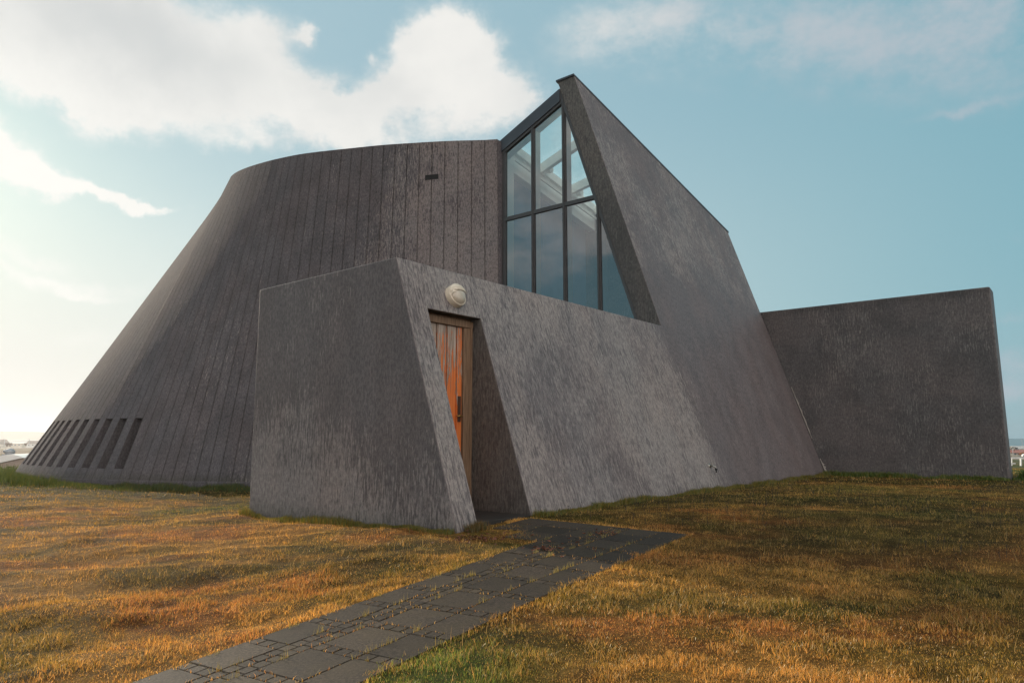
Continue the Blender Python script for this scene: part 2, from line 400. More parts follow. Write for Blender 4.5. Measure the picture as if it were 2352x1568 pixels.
# front wall of the porch, with the slanted edge
fw = prism('front_wall', [(-9.88, -.9), (sv(-.9), -.9), (sv(TOPZ), TOPZ), (-9.88, TOPZ)], 'u', UF, UP, M_front)
bevel_edges(fw, lambda a, b: (abs(uc(a)-UF) < .01 and abs(uc(b)-UF) < .01) or (abs(a.z-TOPZ) < .01 and abs(b.z-TOPZ) < .01 and not (abs(uc(a)-UP) < .01 and abs(uc(b)-UP) < .01) and not abs(a.z-b.z) > .1 and abs(uc(a)-uc(b)) < .01), .018, 3)
uv_world(fw); chp(fw)
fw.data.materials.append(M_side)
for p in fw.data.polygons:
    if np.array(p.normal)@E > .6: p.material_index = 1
# slanted side wall with the door opening and the tall gable blade
out = [(UP, -.9), (UP, TOPZ), (UG, TOPZ), (UG, PEAK), (UE, ENDZ), (UE, -.9), (7.255, -.9), (7.255, 2.60), (UP+.002, 2.60)]
out = [(UP, 2.60), (UP, TOPZ), (UG, TOPZ), (UG, PEAK), (UE, ENDZ), (UE, -.9), (7.255, -.9), (7.255, 2.60)]
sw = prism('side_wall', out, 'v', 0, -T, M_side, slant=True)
def on_out(c): return abs(vc(c)-sv(c.z)) < .01
bevel_edges(sw, lambda a, b: on_out(a) and on_out(b) and not (abs(uc(a)-UP) < .01 and abs(uc(b)-UP) < .01) and not (a.z < -.8 and b.z < -.8), .016, 3)
uv_world(sw); chp(sw)
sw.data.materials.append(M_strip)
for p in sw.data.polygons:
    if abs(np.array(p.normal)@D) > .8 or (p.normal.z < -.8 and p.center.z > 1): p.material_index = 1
# reveal of the slanted blade gets the darker alcove render
# alcove: deeper inner cheeks, ceiling strip, threshold
al = prism('alcove_wall', [(-6.95, -.3), (sv(-.3)-T+.0, -.3), (sv(2.6)-T+.0, 2.6), (-6.965, 2.6)], 'u', 7.255, 7.55, M_strip); uv_world(al); chp(al)
al2 = prism('alcove_wall', [(-6.95, -.3), (sv(-.3)-T-.002, -.3), (sv(2.6)-T-.002, 2.6), (-6.965, 2.6)], 'u', 5.90, UP-.002, M_strip); uv_world(al2); chp(al2)
mb = MB(); mb.ubox(UP+.003, 7.252, -7.2, -5.60, -.5, -.012); fl = mb.build('doorstep', plain('damp dark concrete', (.028, .025, .022), .6, 0, .3, .3, 5, .4)); chp(fl)
# porch: left wall, flat roof, wall under the big window, body of the building
mb = MB(); mb.ubox(UP+.002, UG, -9.88, -9.6, -.9, TOPZ-.004); o = mb.build('porch_wall', M_front, uv=True); chp(o)
mb = MB(); mb.ubox(UP+.004, UG-.01, -9.59, sv(3.0)-T-.01, 2.9, 3.05); o = mb.build('roof', M_flash); tag(o, 'flat grey roof behind the parapet of the porch'); chp(o)
mb = MB(); mb.ubox(UG+.0, UG+.26, -11.0, sv(3.2)-T-.0, -.9, TOPZ-.03); o = mb.build('sill_wall', M_side, uv=True); chp(o)
mb = MB(); mb.ubox(UE-.3, UE-.002, -14.5, sv(7.)-T-.01, -.9, 6.7); mb.ubox(17.3, UE-.31, -14.5, sv(7.8)-T-.02, 6.2, 6.5)
mb.hexa([W(17.3, -11.6, 3), W(17.55, -11.6, 3), W(17.55, sv(3)-T-.01, 3), W(17.3, sv(3)-T-.01, 3), W(17.3, -11.6, 7.72), W(17.55, -11.6, 7.66), W(17.55, sv(7.7)-T-.01, 7.66), W(17.3, sv(7.8)-T-.01, 7.78)])
o = mb.build('back_wall', M_wing, uv=True); chp(o)
# wing wall
ww = prism('wing_wall', [(-9.0, -.9), (-1.60, -.9), (-1.66, 4.535), (-9.0, 4.535)], 'u', UE+.05, UE+.75, M_wing)
bevel_edges(ww, lambda a, b: min(a.z, b.z) > 4.5 or (min(vc(a), vc(b)) > -2 and abs(uc(a)-uc(b)) < .01), .05, 3)
uv_world(ww); chp(ww)
# pale mortar squeezed out along the joint of side wall and wing wall
mq = MB()
M_mortar = plain('pale mortar', (.30, .27, .24), .9)
for (za, zb_, wmax) in ((.95, 2.35, .05), (.02, .42, .07)):
    mq = MB(); zs_ = np.linspace(za, zb_, 14)
    L_ = [(z, sv(z)+.012, sv(z)+.02+wmax*random.uniform(.1, 1)*math.sin(math.pi*min(.97, max(.08, (z-za)/(zb_-za))))) for z in zs_]
    for q in range(13):
        (z0_, a0_, b0_), (z1_, a1_, b1_) = L_[q], L_[q+1]
        mq.hexa([W(UE+.051, a0_, z0_), W(UE+.035, a0_, z0_), W(UE+.038, b0_, z0_), W(UE+.051, b0_, z0_), W(UE+.051, a1_, z1_), W(UE+.035, a1_, z1_), W(UE+.038, b1_, z1_), W(UE+.051, b1_, z1_)])
    o = mq.build('mortar_joint', M_mortar); chp(o)
# cap on the blade
mb = MB()
def capbar(u0, z0, u1, z1):
    a = [W(u0, sv(z0)+.014, z0-.014), W(u1, sv(z1)+.014, z1-.014), W(u1, sv(z1)-T-.03, z1-.014), W(u0, sv(z0)-T-.03, z0-.014)]
    b = [W(u0, sv(z0)+.014, z0+.03), W(u1, sv(z1)+.014, z1+.03), W(u1, sv(z1)-T-.03, z1+.03), W(u0, sv(z0)-T-.03, z0+.03)]
    mb.hexa(a+b)
capbar(UG-.03, PEAK+.012, UE+.03, ENDZ-.0)
o = mb.build('cap_flashing', M_flash); chp(o)

# ---- the ribbed cone wall
PX = 1.7415; F = 1625.3; cp, sp_ = math.cos(PITCH), math.sin(PITCH)
def ray(x, y):   # used once to lay out the surveyed board lines in plan
    X = (x/PX-1176)/F; U = (784-y/PX)/F
    r = np.array([X, cp-sp_*U, sp_+cp*U]); return r/r[1]
TX = [1990, 1942, 1886, 1833, 1780, 1730, 1678, 1632, 1581, 1534, 1490, 1449, 1408, 1367, 1327, 1292, 1255, 1222, 1191, 1164, 1139, 1115, 1089, 1069, 1048, 1027, 1009, 992, 978, 966, 955, 945, 937, 930, 924]
BX = [2000, 1945, 1886, 1822, 1764, 1705, 1646, 1581, 1526, 1475, 1415, 1356, 1295, 1242, 1193, 1140, 1082, 1029, 974, 921, 872, 823, 774, 727, 680, 635, 592, 550, 508, 467, 431, 395, 360, 326, 293, 264, 237, 212, 190, 168, 148, 130, 112, 99, 87, 76, 66]
TY = np.interp(TX, [914, 935, 967, 1027, 1088, 1200, 1367, 1534, 1730, 1942, 1990], [716, 694, 678, 657, 640, 616, 597, 580, 567, 559, 557])
BW = .345
def chain(xs, ys, Y0, s):
    out_ = []; P = None
    for x, y in zip(xs, ys):
        r = ray(x, y)
        if P is None: P = np.array([0, 0, CAMH])+r*Y0
        else:
            a = r[0]; A = a*a+1; B = -2*(a*P[0]+P[1]); Cc = P[0]**2+P[1]**2-s*s
            t = (-B+math.sqrt(max(B*B-4*A*Cc, 0)))/(2*A); P = np.array([0, 0, CAMH])+r*t
        out_.append(P)
    return np.array(out_)
def smooth_c(P, it=2):
    P = P.copy()
    for _ in range(it):
        Q = P.copy(); Q[1:-1] = .25*P[:-2]+.5*P[1:-1]+.25*P[2:]; P = Q
    return P
top = chain(TX, TY, 16.97, BW)
basB = chain(BX[18:], np.full(len(BX)-18, 1938.), 18.0, .335)
nh = 18
Yb = np.linspace(top[0][1]+.0, 17.95, nh+1)[:nh]
basA = np.array([[ray(BX[i], 1900)[0]*Yb[i], Yb[i], -.2] for i in range(nh)])
bas = np.vstack([basA, basB]); bas[:, 2] = -.2
top = smooth_c(top, 2); bas = smooth_c(bas, 3)
def extend(P, n, s, turn, dz):
    P = list(P); d0 = P[-1]-P[-4]; h = math.atan2(d0[1], d0[0])
    for i in range(n):
        h -= math.radians(turn); q = P[-1]+np.array([math.cos(h)*s, math.sin(h)*s, dz]); P.append(q)
    return np.array(P)
NB = 108
nz = len(TX)
top = list(top)
for q in range(14):      # the rim runs on nearly straight away from the lawn before it turns back
    r = ray(922-q*.9, 716+q*3.2); yn = top[-1][1]+BW*.92; top.append(np.array([r[0]*yn, yn, CAMH+r[2]*yn]))
top = extend(np.array(top), NB-len(top), .34, 3.3, .0)
for i in range(nz, NB): top[i][2] = top[i][2]-max(0, (i-nz-20))*.03
bas = extend(bas, NB-len(bas), .40, 2.9, 0.)
top[:, 2][:nz] = smooth_c(np.c_[top[:nz], ], 3)[:, 2]
ZB = -.2
def conept(i, z, off=0.):
    """point on board line i (float) at height z, pushed inwards by off"""
    i0 = int(min(max(math.floor(i), 0), NB-2)); f = i-i0
    a = bas[i0]*(1-f)+bas[i0+1]*f; b = top[i0]*(1-f)+top[i0+1]*f
    t = (z-a[2])/(b[2]-a[2]); p = a+(b-a)*t
    if off:
        tg = (bas[i0+1]-bas[i0])*(1-t)+(top[i0+1]-top[i0])*t; ax = b-a
        n = np.cross(ax, tg); n = n/np.linalg.norm(n)      # check sign below
        if n[1]*1+n[0]*(-1)*0 > 0 and False: n = -n
        p = p+n*SGN*off
    return p
SGN = 1
_c = top.mean(axis=0); _p = conept(20, 2.); SGN = 1
_q = conept(20, 2., .1)
if np.linalg.norm((_q-_c)[:2]) > np.linalg.norm((_p-_c)[:2]): SGN = -1
GW = .044; GD = .015
SLITS = set(range(29, 51, 2))   # board i (between lines i and i+1) that carries a slit
S0, S1 = .155, 1.50
cv = []; cf = []; cuv = []
def quad(pts, uvs):
    k = len(cv); cv.extend([tuple(p) for p in pts]); cf.append([k, k+1, k+2, k+3]); cuv.extend(uvs)
ZL = [-.6]
slit_panes = []
for i in range(NB-1):
    ztop0, ztop1 = top[i][2], top[i+1][2]
    zs = [-.12, S0, S1, 2.6, 3.7, 4.8, 5.9, 7., 8.] if i in SLITS else [-.12, 1.5, 2.6, 3.7, 4.8, 5.9, 7., 8.]
    def P(fi, k, off):   # k index in levels; last = the rim
        if k < len(zs): return conept(fi, zs[k], off)
        j0 = int(math.floor(fi)); ff = fi-j0
        if ff == 0 or j0 >= NB-1: zt = top[min(j0, NB-1)][2]
        else: zt = top[j0][2]*(1-ff)+top[j0+1][2]*ff
        return conept(fi, zt, off)
    g = GW/2
    prof = [(i, GD), (i+g*.55, GD), (i+g, 0), (i+1-g, 0), (i+1-g*.55, GD), (i+1, GD)]
    nl = len(zs)+1
    for k in range(nl-1):
        for q in range(len(prof)-1):
            if i in SLITS and k == 1 and q == 2: continue
            (a, oa), (b, ob) = prof[q], prof[q+1]
            pts = [P(a, k, oa), P(b, k, ob), P(b, k+1, ob), P(a, k+1, oa)]
            quad(pts, [(a*BW, pts[0][2]), (b*BW, pts[1][2]), (b*BW, pts[2][2]), (a*BW, pts[3][2])])
    if i in SLITS:
        a, b = i+g, i+1-g; dp = .34
        A = [conept(a, S0), conept(b, S0), conept(b, S1), conept(a, S1)]
        Bk = [conept(a, S0, dp)+np.array([0, 0, .05]), conept(b, S0, dp)+np.array([0, 0, .05]), conept(b, S1, dp), conept(a, S1, dp)]
        for (p, q) in ((0, 1), (1, 2), (2, 3), (3, 0)):
            quad([A[p], A[q], Bk[q], Bk[p]], [(a*BW, A[p][2]), (b*BW, A[q][2]), (b*BW+.3, Bk[q][2]), (a*BW+.3, Bk[p][2])])
        slit_panes.append(Bk)
cw = mesh_obj('ribbed_wall', cv, cf, M_cone, uvs=cuv)
bm = bmesh.new(); bm.from_mesh(cw.data); bmesh.ops.remove_doubles(bm, verts=bm.verts, dist=.0005)
bmesh.ops.recalc_face_normals(bm, faces=bm.faces)
# make sure normals point outwards
f0 = min(bm.faces, key=lambda f: (f.calc_center_median()-Vector(tuple(conept(20.5, 3.)))).length)
if f0.normal.dot(Vector(tuple(_p-_c))) < 0: bmesh.ops.reverse_faces(bm, faces=bm.faces)
bm.to_mesh(cw.data); bm.free(); chp(cw)
cw.data.shade_smooth(); em = cw.modifiers.new('edges', 'EDGE_SPLIT'); em.split_angle = math.radians(11)
for Bk in slit_panes:
    ctr = sum(Bk)/4
    o = mesh_obj('slit_window', [tuple(p) for p in Bk], [[0, 1, 2, 3]], plain('slit glass', (.075, .08, .062), .25, 0, .5, .05, 3) if not bpy.data.materials.get('slit glass') else bpy.data.materials['slit glass']); chp(o)
    mb = MB(); mb.bar(Bk[0]*.985+Bk[1]*.015, Bk[3]*.985+Bk[2]*.015, .03, .03)
    fr_ = mb.build('slit_frame', M_metal); fr_.parent = o; fr_.matrix_parent_inverse = (CH.matrix_basis).inverted() if False else fr_.matrix_parent_inverse
    fr_.parent = o
# plinth under the boards
pv = []; pf = []; puv = []
for i in range(NB):
    a = conept(min(i, NB-1.0001), -.12, -.004); o_ = conept(min(i, NB-1.0001), -.12, -.012)
    pv += [tuple(a), tuple(o_+np.array([0, 0, -.03])), (o_[0], o_[1], -1.1)]
    puv += [(i*BW, .2), (i*BW, .15), (i*BW, -1.)]
for i in range(NB-1):
    for k in range(2): pf.append([3*i+k, 3*i+3+k, 3*i+4+k, 3*i+1+k])
pl = mesh_obj('plinth', pv, pf, M_cone, uvs=puv); fix_normals(pl); chp(pl)
# roof of the cone and the wall that closes it behind
ring = [tuple(p-np.array([0, 0, .06])) for p in top]; ctr = np.mean(top, axis=0)
rv = [tuple(ctr)]+ring; rf = [[0, i+1, (i+1) % NB+1] for i in range(NB)]
o = mesh_obj('roof', rv, rf, M_flash); tag(o, 'grey roof inside the rim of the ribbed wall'); chp(o)
rv = [tuple(bas[0]-np.array([0, 0, .5])), tuple(bas[-1]-np.array([0, 0, .5])), tuple(top[-1]), tuple(top[0])]
o = mesh_obj('back_wall', [rv[0], rv[1], rv[2], tuple(np.array(top[0])-np.array([0, 0, .1]))], [[0, 1, 2, 3]], M_wing, uvs=[(0, 0), (1, 0), (1, 1), (0, 1)]); chp(o)
# wall end next to the glass
mb = MB(); t0, b0 = top[0], bas[0]
e_ = np.array(W(UG-.0, -10.99, 0)); 
mb.hexa([(b0[0], b0[1], -.9), (e_[0], e_[1], -.9), (e_[0]+D[0]*.3, e_[1]+D[1]*.3, -.9), (b0[0]+D[0]*.3, b0[1]+D[1]*.3, -.9),
         (t0[0], t0[1], t0[2]-.01), (e_[0], e_[1], t0[2]-.05), (e_[0]+D[0]*.3, e_[1]+D[1]*.3, t0[2]-.05), (t0[0]+D[0]*.3, t0[1]+D[1]*.3, t0[2]-.01)])
o = mb.build('wall_end', M_cone, uv=True); chp(o)
# overflow slot in the ribbed wall: solid block, shade of its hollow painted black
a = conept(5.52, 7.0, -.012); 
pa, pb = conept(4.98, 6.98, -.015), conept(6.0, 6.98, -.015)
sc_ = ray(1727, 705)
def on_cone(x, y, off):   # find the board coordinate under a surveyed sight line
    best = None
    for fi in np.linspace(0, 34, 1361):
        for z in (6.5, 7., 7.5):
            q = conept(fi, z)
            t = q[1]; r = ray(x, y); X = r[0]*t; 
            if best is None or abs(X-q[0]) < best[0]: best = (abs(X-q[0]), fi, t, r[2]*t+CAMH)
    return best[1], best[3]
fi0, z0 = on_cone(1701, 712, 0); fi1, z1 = on_cone(1753, 703, 0)
zm = (z0+z1)/2
mb = MB()
P4 = [conept(fi0, zm-.075, .05), conept(fi1, zm-.07, .05), conept(fi1, zm-.07, -.008), conept(fi0, zm-.075, -.008),
      conept(fi0, zm+.055, .05), conept(fi1, zm+.06, .05), conept(fi1, zm+.06, -.008), conept(fi0, zm+.055, -.008)]
mb.hexa(P4); o = mb.build('overflow_slot', M_black); chp(o)

# ---- the big window
def clip(poly, f):
    """keep the part of poly [(v,z)] where f(v,z) >= 0"""
    r = []
    for i in range(len(poly)):
        a, b = poly[i], poly[(i+1) % len(poly)]; fa, fb = f(*a), f(*b)
        if fa >= 0: r.append(a)
        if (fa >= 0) != (fb >= 0):
            t = fa/(fa-fb); r.append((a[0]+(b[0]-a[0])*t, a[1]+(b[1]-a[1])*t))
    return r
def beam_low(v): return 8.39+.4255*(v+11.02)-.30
SLI = lambda z: sv(z)-T     # inner face of the blade
WN = empty('window', W(UG, -9.5, 3.2)); chp(WN)
def wnp(o, par=None):
    o.parent = WN; o.matrix_parent_inverse = (CH.matrix_basis @ CH.matrix_parent_inverse).inverted() if False else o.matrix_parent_inverse
    return o
bpy.context.view_layer.update()
def keep(o, parent):
    o.parent = parent; o.matrix_parent_inverse = parent.matrix_world.inverted()
bpy.context.view_layer.update()
FWD = .085
vl = [-11.0, -10.03, -9.115, -8.19]
frame = MB()
def fpoly(poly, u0, u1):
    if len(poly) < 3: return
    n = len(poly); vs_ = [W(u0, *p) for p in poly]+[W(u1, *p) for p in poly]
    fs = [list(range(n)), list(range(2*n-1, n-1, -1))]+[[i, n+i, n+(i+1) % n, (i+1) % n] for i in range(n)]
    frame.add(vs_, fs)
inside = [lambda v, z: beam_low(v)-z, lambda v, z: SLI(z)-.02-v]
def cl(poly):
    for f in inside: poly = clip(poly, f)
    return poly
U0, U1 = UG-.005, UG+.07
for k, v in enumerate(vl):
    w0 = v if k == 0 else v-FWD/2; w1 = v+.12 if k == 0 else v+FWD/2
    fpoly(cl([(w0, 3.15), (w1, 3.15), (w1, 9.5), (w0, 9.5)]), U0, U1)
    if k: # narrow raised bead
        fpoly(cl([(v-.014, 3.15), (v+.014, 3.15), (v+.014, 9.5), (v-.014, 9.5)]), U0-.02, U0-.001)
ZT = 6.33
fpoly(cl([(-11, ZT-.045), (-7, ZT-.045), (-7, ZT+.045), (-11, ZT+.045)]), U0-.004, U1+.004)
# along the blade
fpoly([(SLI(3.15)-.002, 3.15), (SLI(9.15)-.002, 9.15), (SLI(9.15)-.075, 9.15), (SLI(3.15)-.075, 3.15)], U0-.006, U1+.006)
# under the beam
fpoly([(-11.0, beam_low(-11.)+.02), (-11.0, beam_low(-11.)-.07), (SLI(8.9), beam_low(SLI(8.9))-.07), (SLI(8.9), beam_low(SLI(8.9))+.02)], U0-.008, U1+.008)
fo = frame.build('window_frame', M_metal); keep(fo, WN)
# fascia beam above
mb = MB(); vE = SLI(9.18)
bb = lambda v: 8.39+.4255*(v+11.02)
mb.hexa([W(UG-.04, -11.03, bb(-11.03)-.30), W(UG+.22, -11.03, bb(-11.03)-.30), W(UG+.22, vE, bb(vE)-.30), W(UG-.04, vE, bb(vE)-.30),
         W(UG-.04, -11.03, bb(-11.03)+.02), W(UG+.22, -11.03, bb(-11.03)+.02), W(UG+.22, vE, bb(vE)+.02), W(UG-.04, vE, bb(vE)+.02)])
o = mb.build('fascia', M_flash); chp(o)
# white inner posts behind the dark frame
inn = MB(); save = frame; frame = inn
for k, v in enumerate(vl):
    if k: fpoly(cl([(v-.035, 3.15), (v+.035, 3.15), (v+.035, 9.5), (v-.035, 9.5)]), U1+.001, U1+.20)
fpoly(cl([(-11, ZT-.035), (-7, ZT-.035), (-7, ZT+.035), (-11, ZT+.035)]), U1+.005, U1+.06)
fpoly([(-11.0, beam_low(-11.)-.0), (-11.0, beam_low(-11.)-.12), (SLI(8.9)-.01, beam_low(SLI(8.9))-.12), (SLI(8.9)-.01, beam_low(SLI(8.9))-.0)], U1+.01, U1+.18)
io = inn.build('inner_post', M_white); keep(io, WN); frame = save
# panes
us = UG+.03
rows = [(3.15, ZT), (ZT, 9.4)]; cols = [(-11, vl[1]), (vl[1], vl[2]), (vl[2], vl[3]), (vl[3], -6.9)]
for (z0_, z1_) in rows:
    for (a_, b_) in cols:
        poly = cl([(a_, z0_), (b_, z0_), (b_, z1_), (a_, z1_)])
        if len(poly) < 3: continue
        ar = abs(sum(poly[i][0]*poly[(i+1) % len(poly)][1]-poly[(i+1) % len(poly)][0]*poly[i][1] for i in range(len(poly)))/2)
        if ar < .05: continue
        o = mesh_obj('pane', [W(us, *p) for p in poly], [list(range(len(poly)))], M_glass); keep(o, WN)
# interior: left wall with the large dark opening, eave plate, rafters, skylight
ze = lambda u: 8.43-.165*(u-13.4)
dt_ = lambda u: 7.69-.17*(u-13.49)
iw = MB()
def vquad(pts, v0_, v1_, bag):   # pts (u,z)
    n = len(pts); vs_ = [W(p[0], v0_, p[1]) for p in pts]+[W(p[0], v1_, p[1]) for p in pts]
    fs = [list(range(n)), list(range(2*n-1, n-1, -1))]+[[i, n+i, n+(i+1) % n, (i+1) % n] for i in range(n)]
    bag.add(vs_, fs)
vquad([(UG+.08, 3.0), (13.49, 3.0), (13.49, dt_(13.49)), (17.29, dt_(17.29)), (17.29, ze(17.29)-.2), (UG+.08, ze(UG)-.2)], -11.2, -10.98, iw)
o = iw.build('inner_wall', M_inwall); chp(o)
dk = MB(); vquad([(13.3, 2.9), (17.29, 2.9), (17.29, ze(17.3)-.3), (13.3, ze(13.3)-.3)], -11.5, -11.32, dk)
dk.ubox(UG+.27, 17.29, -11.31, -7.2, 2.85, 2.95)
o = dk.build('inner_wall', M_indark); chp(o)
sk = empty('skylight', W(15, -10, 8.2)); chp(sk); bpy.context.view_layer.update()
mb = MB(); a_, b_ = 13.27, 17.29
mb.hexa([W(a_, -11.15, ze(a_)-.22), W(b_, -11.15, ze(b_)-.22), W(b_, -10.90, ze(b_)-.22), W(a_, -10.90, ze(a_)-.22),
         W(a_, -11.15, ze(a_)), W(b_, -11.15, ze(b_)), W(b_, -10.90, ze(b_)), W(a_, -10.90, ze(a_))])
mb.bar(W(13.4, -10.86, ze(13.4)-.46), W(17.2, -10.86, ze(17.2)-.46), .05, .05)
o = mb.build('eave_plate', M_white); keep(o, sk)
for u in (14.52, 15.87, 17.22):
    vr = SLI(8.9-.34*(u-14.5)); z0_ = ze(u)-.02; z1_ = min(z0_+.505*(vr+10.95), PEAK-.341*(u-UG)-.06)
    mb = MB(); mb.bar(W(u+.07, -10.95, z0_-.13), W(u+.07, vr-.01, z1_-.13), .13, .24)
    o = mb.build('rafter', M_white); keep(o, sk)
ul = [13.27, 14.52, 15.87, 17.25]
for i in range(3):
    P = []
    for u in (ul[i]+.02, ul[i+1]-.0):
        vr = SLI(8.9-.34*(u-14.5))
        P.append(W(u, -11.1, ze(u)+.03)); P.append(W(u, vr-.01, min(ze(u)+.03+.505*(vr+10.95), PEAK-.341*(u-UG)-.03)))
    o = mesh_obj('pane', [P[0], P[2], P[3], P[1]], [[0, 1, 2, 3]], M_skyglass); keep(o, sk)
for u in (14.75, 16.2):
    mb = MB(); mb.tube([W(u, -10.85, ze(u)-.10), W(u, -10.70, ze(u)-.12)], .09, 14); o = mb.build('spotlight', M_white); keep(o, sk)

# ---- the door
DR = empty('door', W(6.7, -6.68, 0)); chp(DR); bpy.context.view_layer.update()
VD = -6.66
leafs = MB(); x = 6.235; edges_ = [6.235, 6.40, 6.445, 6.60, 6.645, 6.80, 6.845, 6.985, 7.0, 7.078]
x = 6.24; k = 0; pat = [.14, .035, .14, .035, .155, .04, .155, .035, .095]
for i, w in enumerate(pat):
    dep = 0 if i % 2 == 0 else -.018
    leafs.ubox(x, x+w-.002, VD-.06, VD-.02+dep, .03, 2.468); x += w
lo = leafs.build('door_leaf', M_door, bevel=.004, uv=True); keep(lo, DR)
mb = MB(); mb.ubox(7.08, 7.250, VD-.08, VD+.004, -.005, 2.47); o = mb.build('door_jamb', M_wood, bevel=.004); keep(o, DR)
mb = MB(); mb.ubox(7.205, 7.249, VD+.0045, VD+.012, -.005, 2.47); o = mb.build('door_jamb', M_white); o.data.materials.clear(); o.data.materials.append(M_wood); keep(o, DR)
mb = MB(); mb.ubox(UP+.005, 7.250, VD-.08, VD+.02, 2.472, 2.562); mb.ubox(UP+.005, 7.250, VD-.08, VD-.03, 2.563, 2.60); o = mb.build('door_head', M_wood, bevel=.004); keep(o, DR)
M_rust = plain('rusty brown plate', (.07, .035, .022), .6, .3); M_brass = plain('worn brass', (.30, .17, .05), .35, .8)
mb = MB(); mb.ubox(6.99, 7.045, VD-.02, VD-.006, 1.17, 1.52); lp = mb.build('lock_plate', M_rust, bevel=.003); keep(lp, DR)
mb = MB(); mb.tube([W(7.03, VD-.01, 1.25), W(7.03, VD+.045, 1.25), W(7.02, VD+.055, 1.25), W(6.90, VD+.055, 1.245)], .010, 8)
mb.tube([W(7.03, VD-.01, 1.25), W(7.03, VD+.0, 1.25)], .02, 10)
o = mb.build('door_handle', M_brass, smooth=True); keep(o, DR)

# ---- bulkhead lamp on the slanted wall
n3 = E+np.array([0, 0, K]); n3 = n3/np.linalg.norm(n3); upv = np.array([0, 0, 1.])-n3*n3[2]; upv /= np.linalg.norm(upv); rt = D*1.0
LC = np.array(W(6.80, sv(2.845), 2.845))
M_cream = plain('cream lamp plastic', (.66, .58, .46), .35, 0, .5, .06, 20); M_lens = plain('frosted lamp glass', (.50, .44, .35), .18, 0, .6, .06, 20)
WL = empty('wall_lamp', tuple(LC)); chp(WL); bpy.context.view_layer.update()
def lathe(bag, prof, seg=40, a0=0, a1=2*math.pi, sx=1., m=0, cen=LC):
    k = len(bag.v); closed = abs(a1-a0-2*math.pi) < 1e-6; ns = seg if closed else seg+1
    for (r, h) in prof:
        for j in range(ns):
            t = a0+(a1-a0)*j/seg; p = cen+rt*math.cos(t)*r*sx+upv*math.sin(t)*r+n3*h; bag.v.append(tuple(p))
    for i in range(len(prof)-1):
        for j in range(seg if closed else seg):
            j2 = (j+1) % ns; bag.f.append([k+i*ns+j, k+i*ns+j2, k+(i+1)*ns+j2, k+(i+1)*ns+j]); bag.m.append(m)
RL = .160
h_ = MB(); lathe(h_, [(RL, 0), (RL, .05), (RL*.97, .075), (RL*.90, .085), (RL*.86, .08)])
# ribbed eyelid hood over the upper third
kk = len(h_.v); ns = 28
def dome(r): return .055+.085*math.sqrt(max(0, 1-(r/RL)**2))
rowsn = 10
for a in range(rowsn+1):
    s = .14+(1.0-.14)*a/rowsn           # height fraction of the chord
    for j in range(ns+1):
        c_ = -1+2*j/ns; y_ = s*RL*(.93); xw = math.sqrt(max(0, (RL*.985)**2-y_**2)); x_ = c_*xw
        yy = y_+.045*RL*(1-c_*c_)*(1-s)*2; r_ = math.hypot(x_, yy)
        stp = .010 if (a % 3) else .0
        h_.v.append(tuple(LC+rt*x_+upv*min(yy, RL)+n3*(dome(min(r_, RL))+.018+stp)))
for a in range(rowsn):
    for j in range(ns):
        h_.f.append([kk+a*(ns+1)+j, kk+a*(ns+1)+j+1, kk+(a+1)*(ns+1)+j+1, kk+(a+1)*(ns+1)+j]); h_.m.append(0)
# side bracket wedge
b1 = LC-rt*RL*.80+upv*.025+n3*.10
h_.add([tuple(LC-rt*RL*.93+upv*.035+n3*.085), tuple(LC-rt*RL*.90-upv*.03+n3*.085), tuple(LC-rt*RL*.38+upv*.02+n3*.145), tuple(LC-rt*RL*.85+upv*.04+n3*.125), tuple(LC-rt*RL*.85-upv*.005+n3*.125)],
       [(0, 1, 4, 3), (3, 4, 2), (1, 2, 4), (0, 3, 2), (0, 2, 1)])
ho = h_.build('lamp_housing', M_cream); keep(ho, WL)
for p in ho.data.polygons: p.use_smooth = True
md = ho.modifiers.new('edge', 'EDGE_SPLIT'); md.split_angle = math.radians(35)
l_ = MB(); lathe(l_, [(RL*.865*math.cos(t), .062+.088*math.sin(t)) for t in np.linspace(0, math.pi/2-.02, 14)])
lo_ = l_.build('lamp_glass', M_lens, smooth=True); keep(lo_, WL)
# ---- garden tap
TC = np.array(W(13.02, sv(.43), .43)); M_chrome = plain('chrome', (.36, .34, .30), .3, .9)
TP = empty('garden_tap', tuple(TC)); chp(TP); bpy.context.view_layer.update()
mb = MB(); mb.tube([TC-n3*.02, TC+n3*.012], .042, 14); mb.tube([TC, TC+E*.06, TC+E*.11-np.array([0, 0, .02]), TC+E*.125-np.array([0, 0, .05])], [.017, .017, .016, .014], 10)
mb.tube([TC+E*.05, TC+E*.05+np.array([0, 0, .05])], .009, 8); mb.bar(TC+E*.05+D*.03+np.array([0, 0, .055]), TC+E*.05-D*.03+np.array([0, 0, .055]), .012, .012)
o = mb.build('tap_body', M_chrome, smooth=True); keep(o, TP)
mb = MB(); q = TC+E*.127-np.array([0, 0, .05]); mb.tube([q, q-np.array([0, 0, .025]), q-np.array([0, 0, .03]), q-np.array([0, 0, .075])], [.024, .024, .013, .013], 10)
o = mb.build('hose_coupling', M_black); keep(o, TP)
tag(CH, 'dark grey concrete church with ribbed crater wall, slanted gable blade and orange side door', 'church')

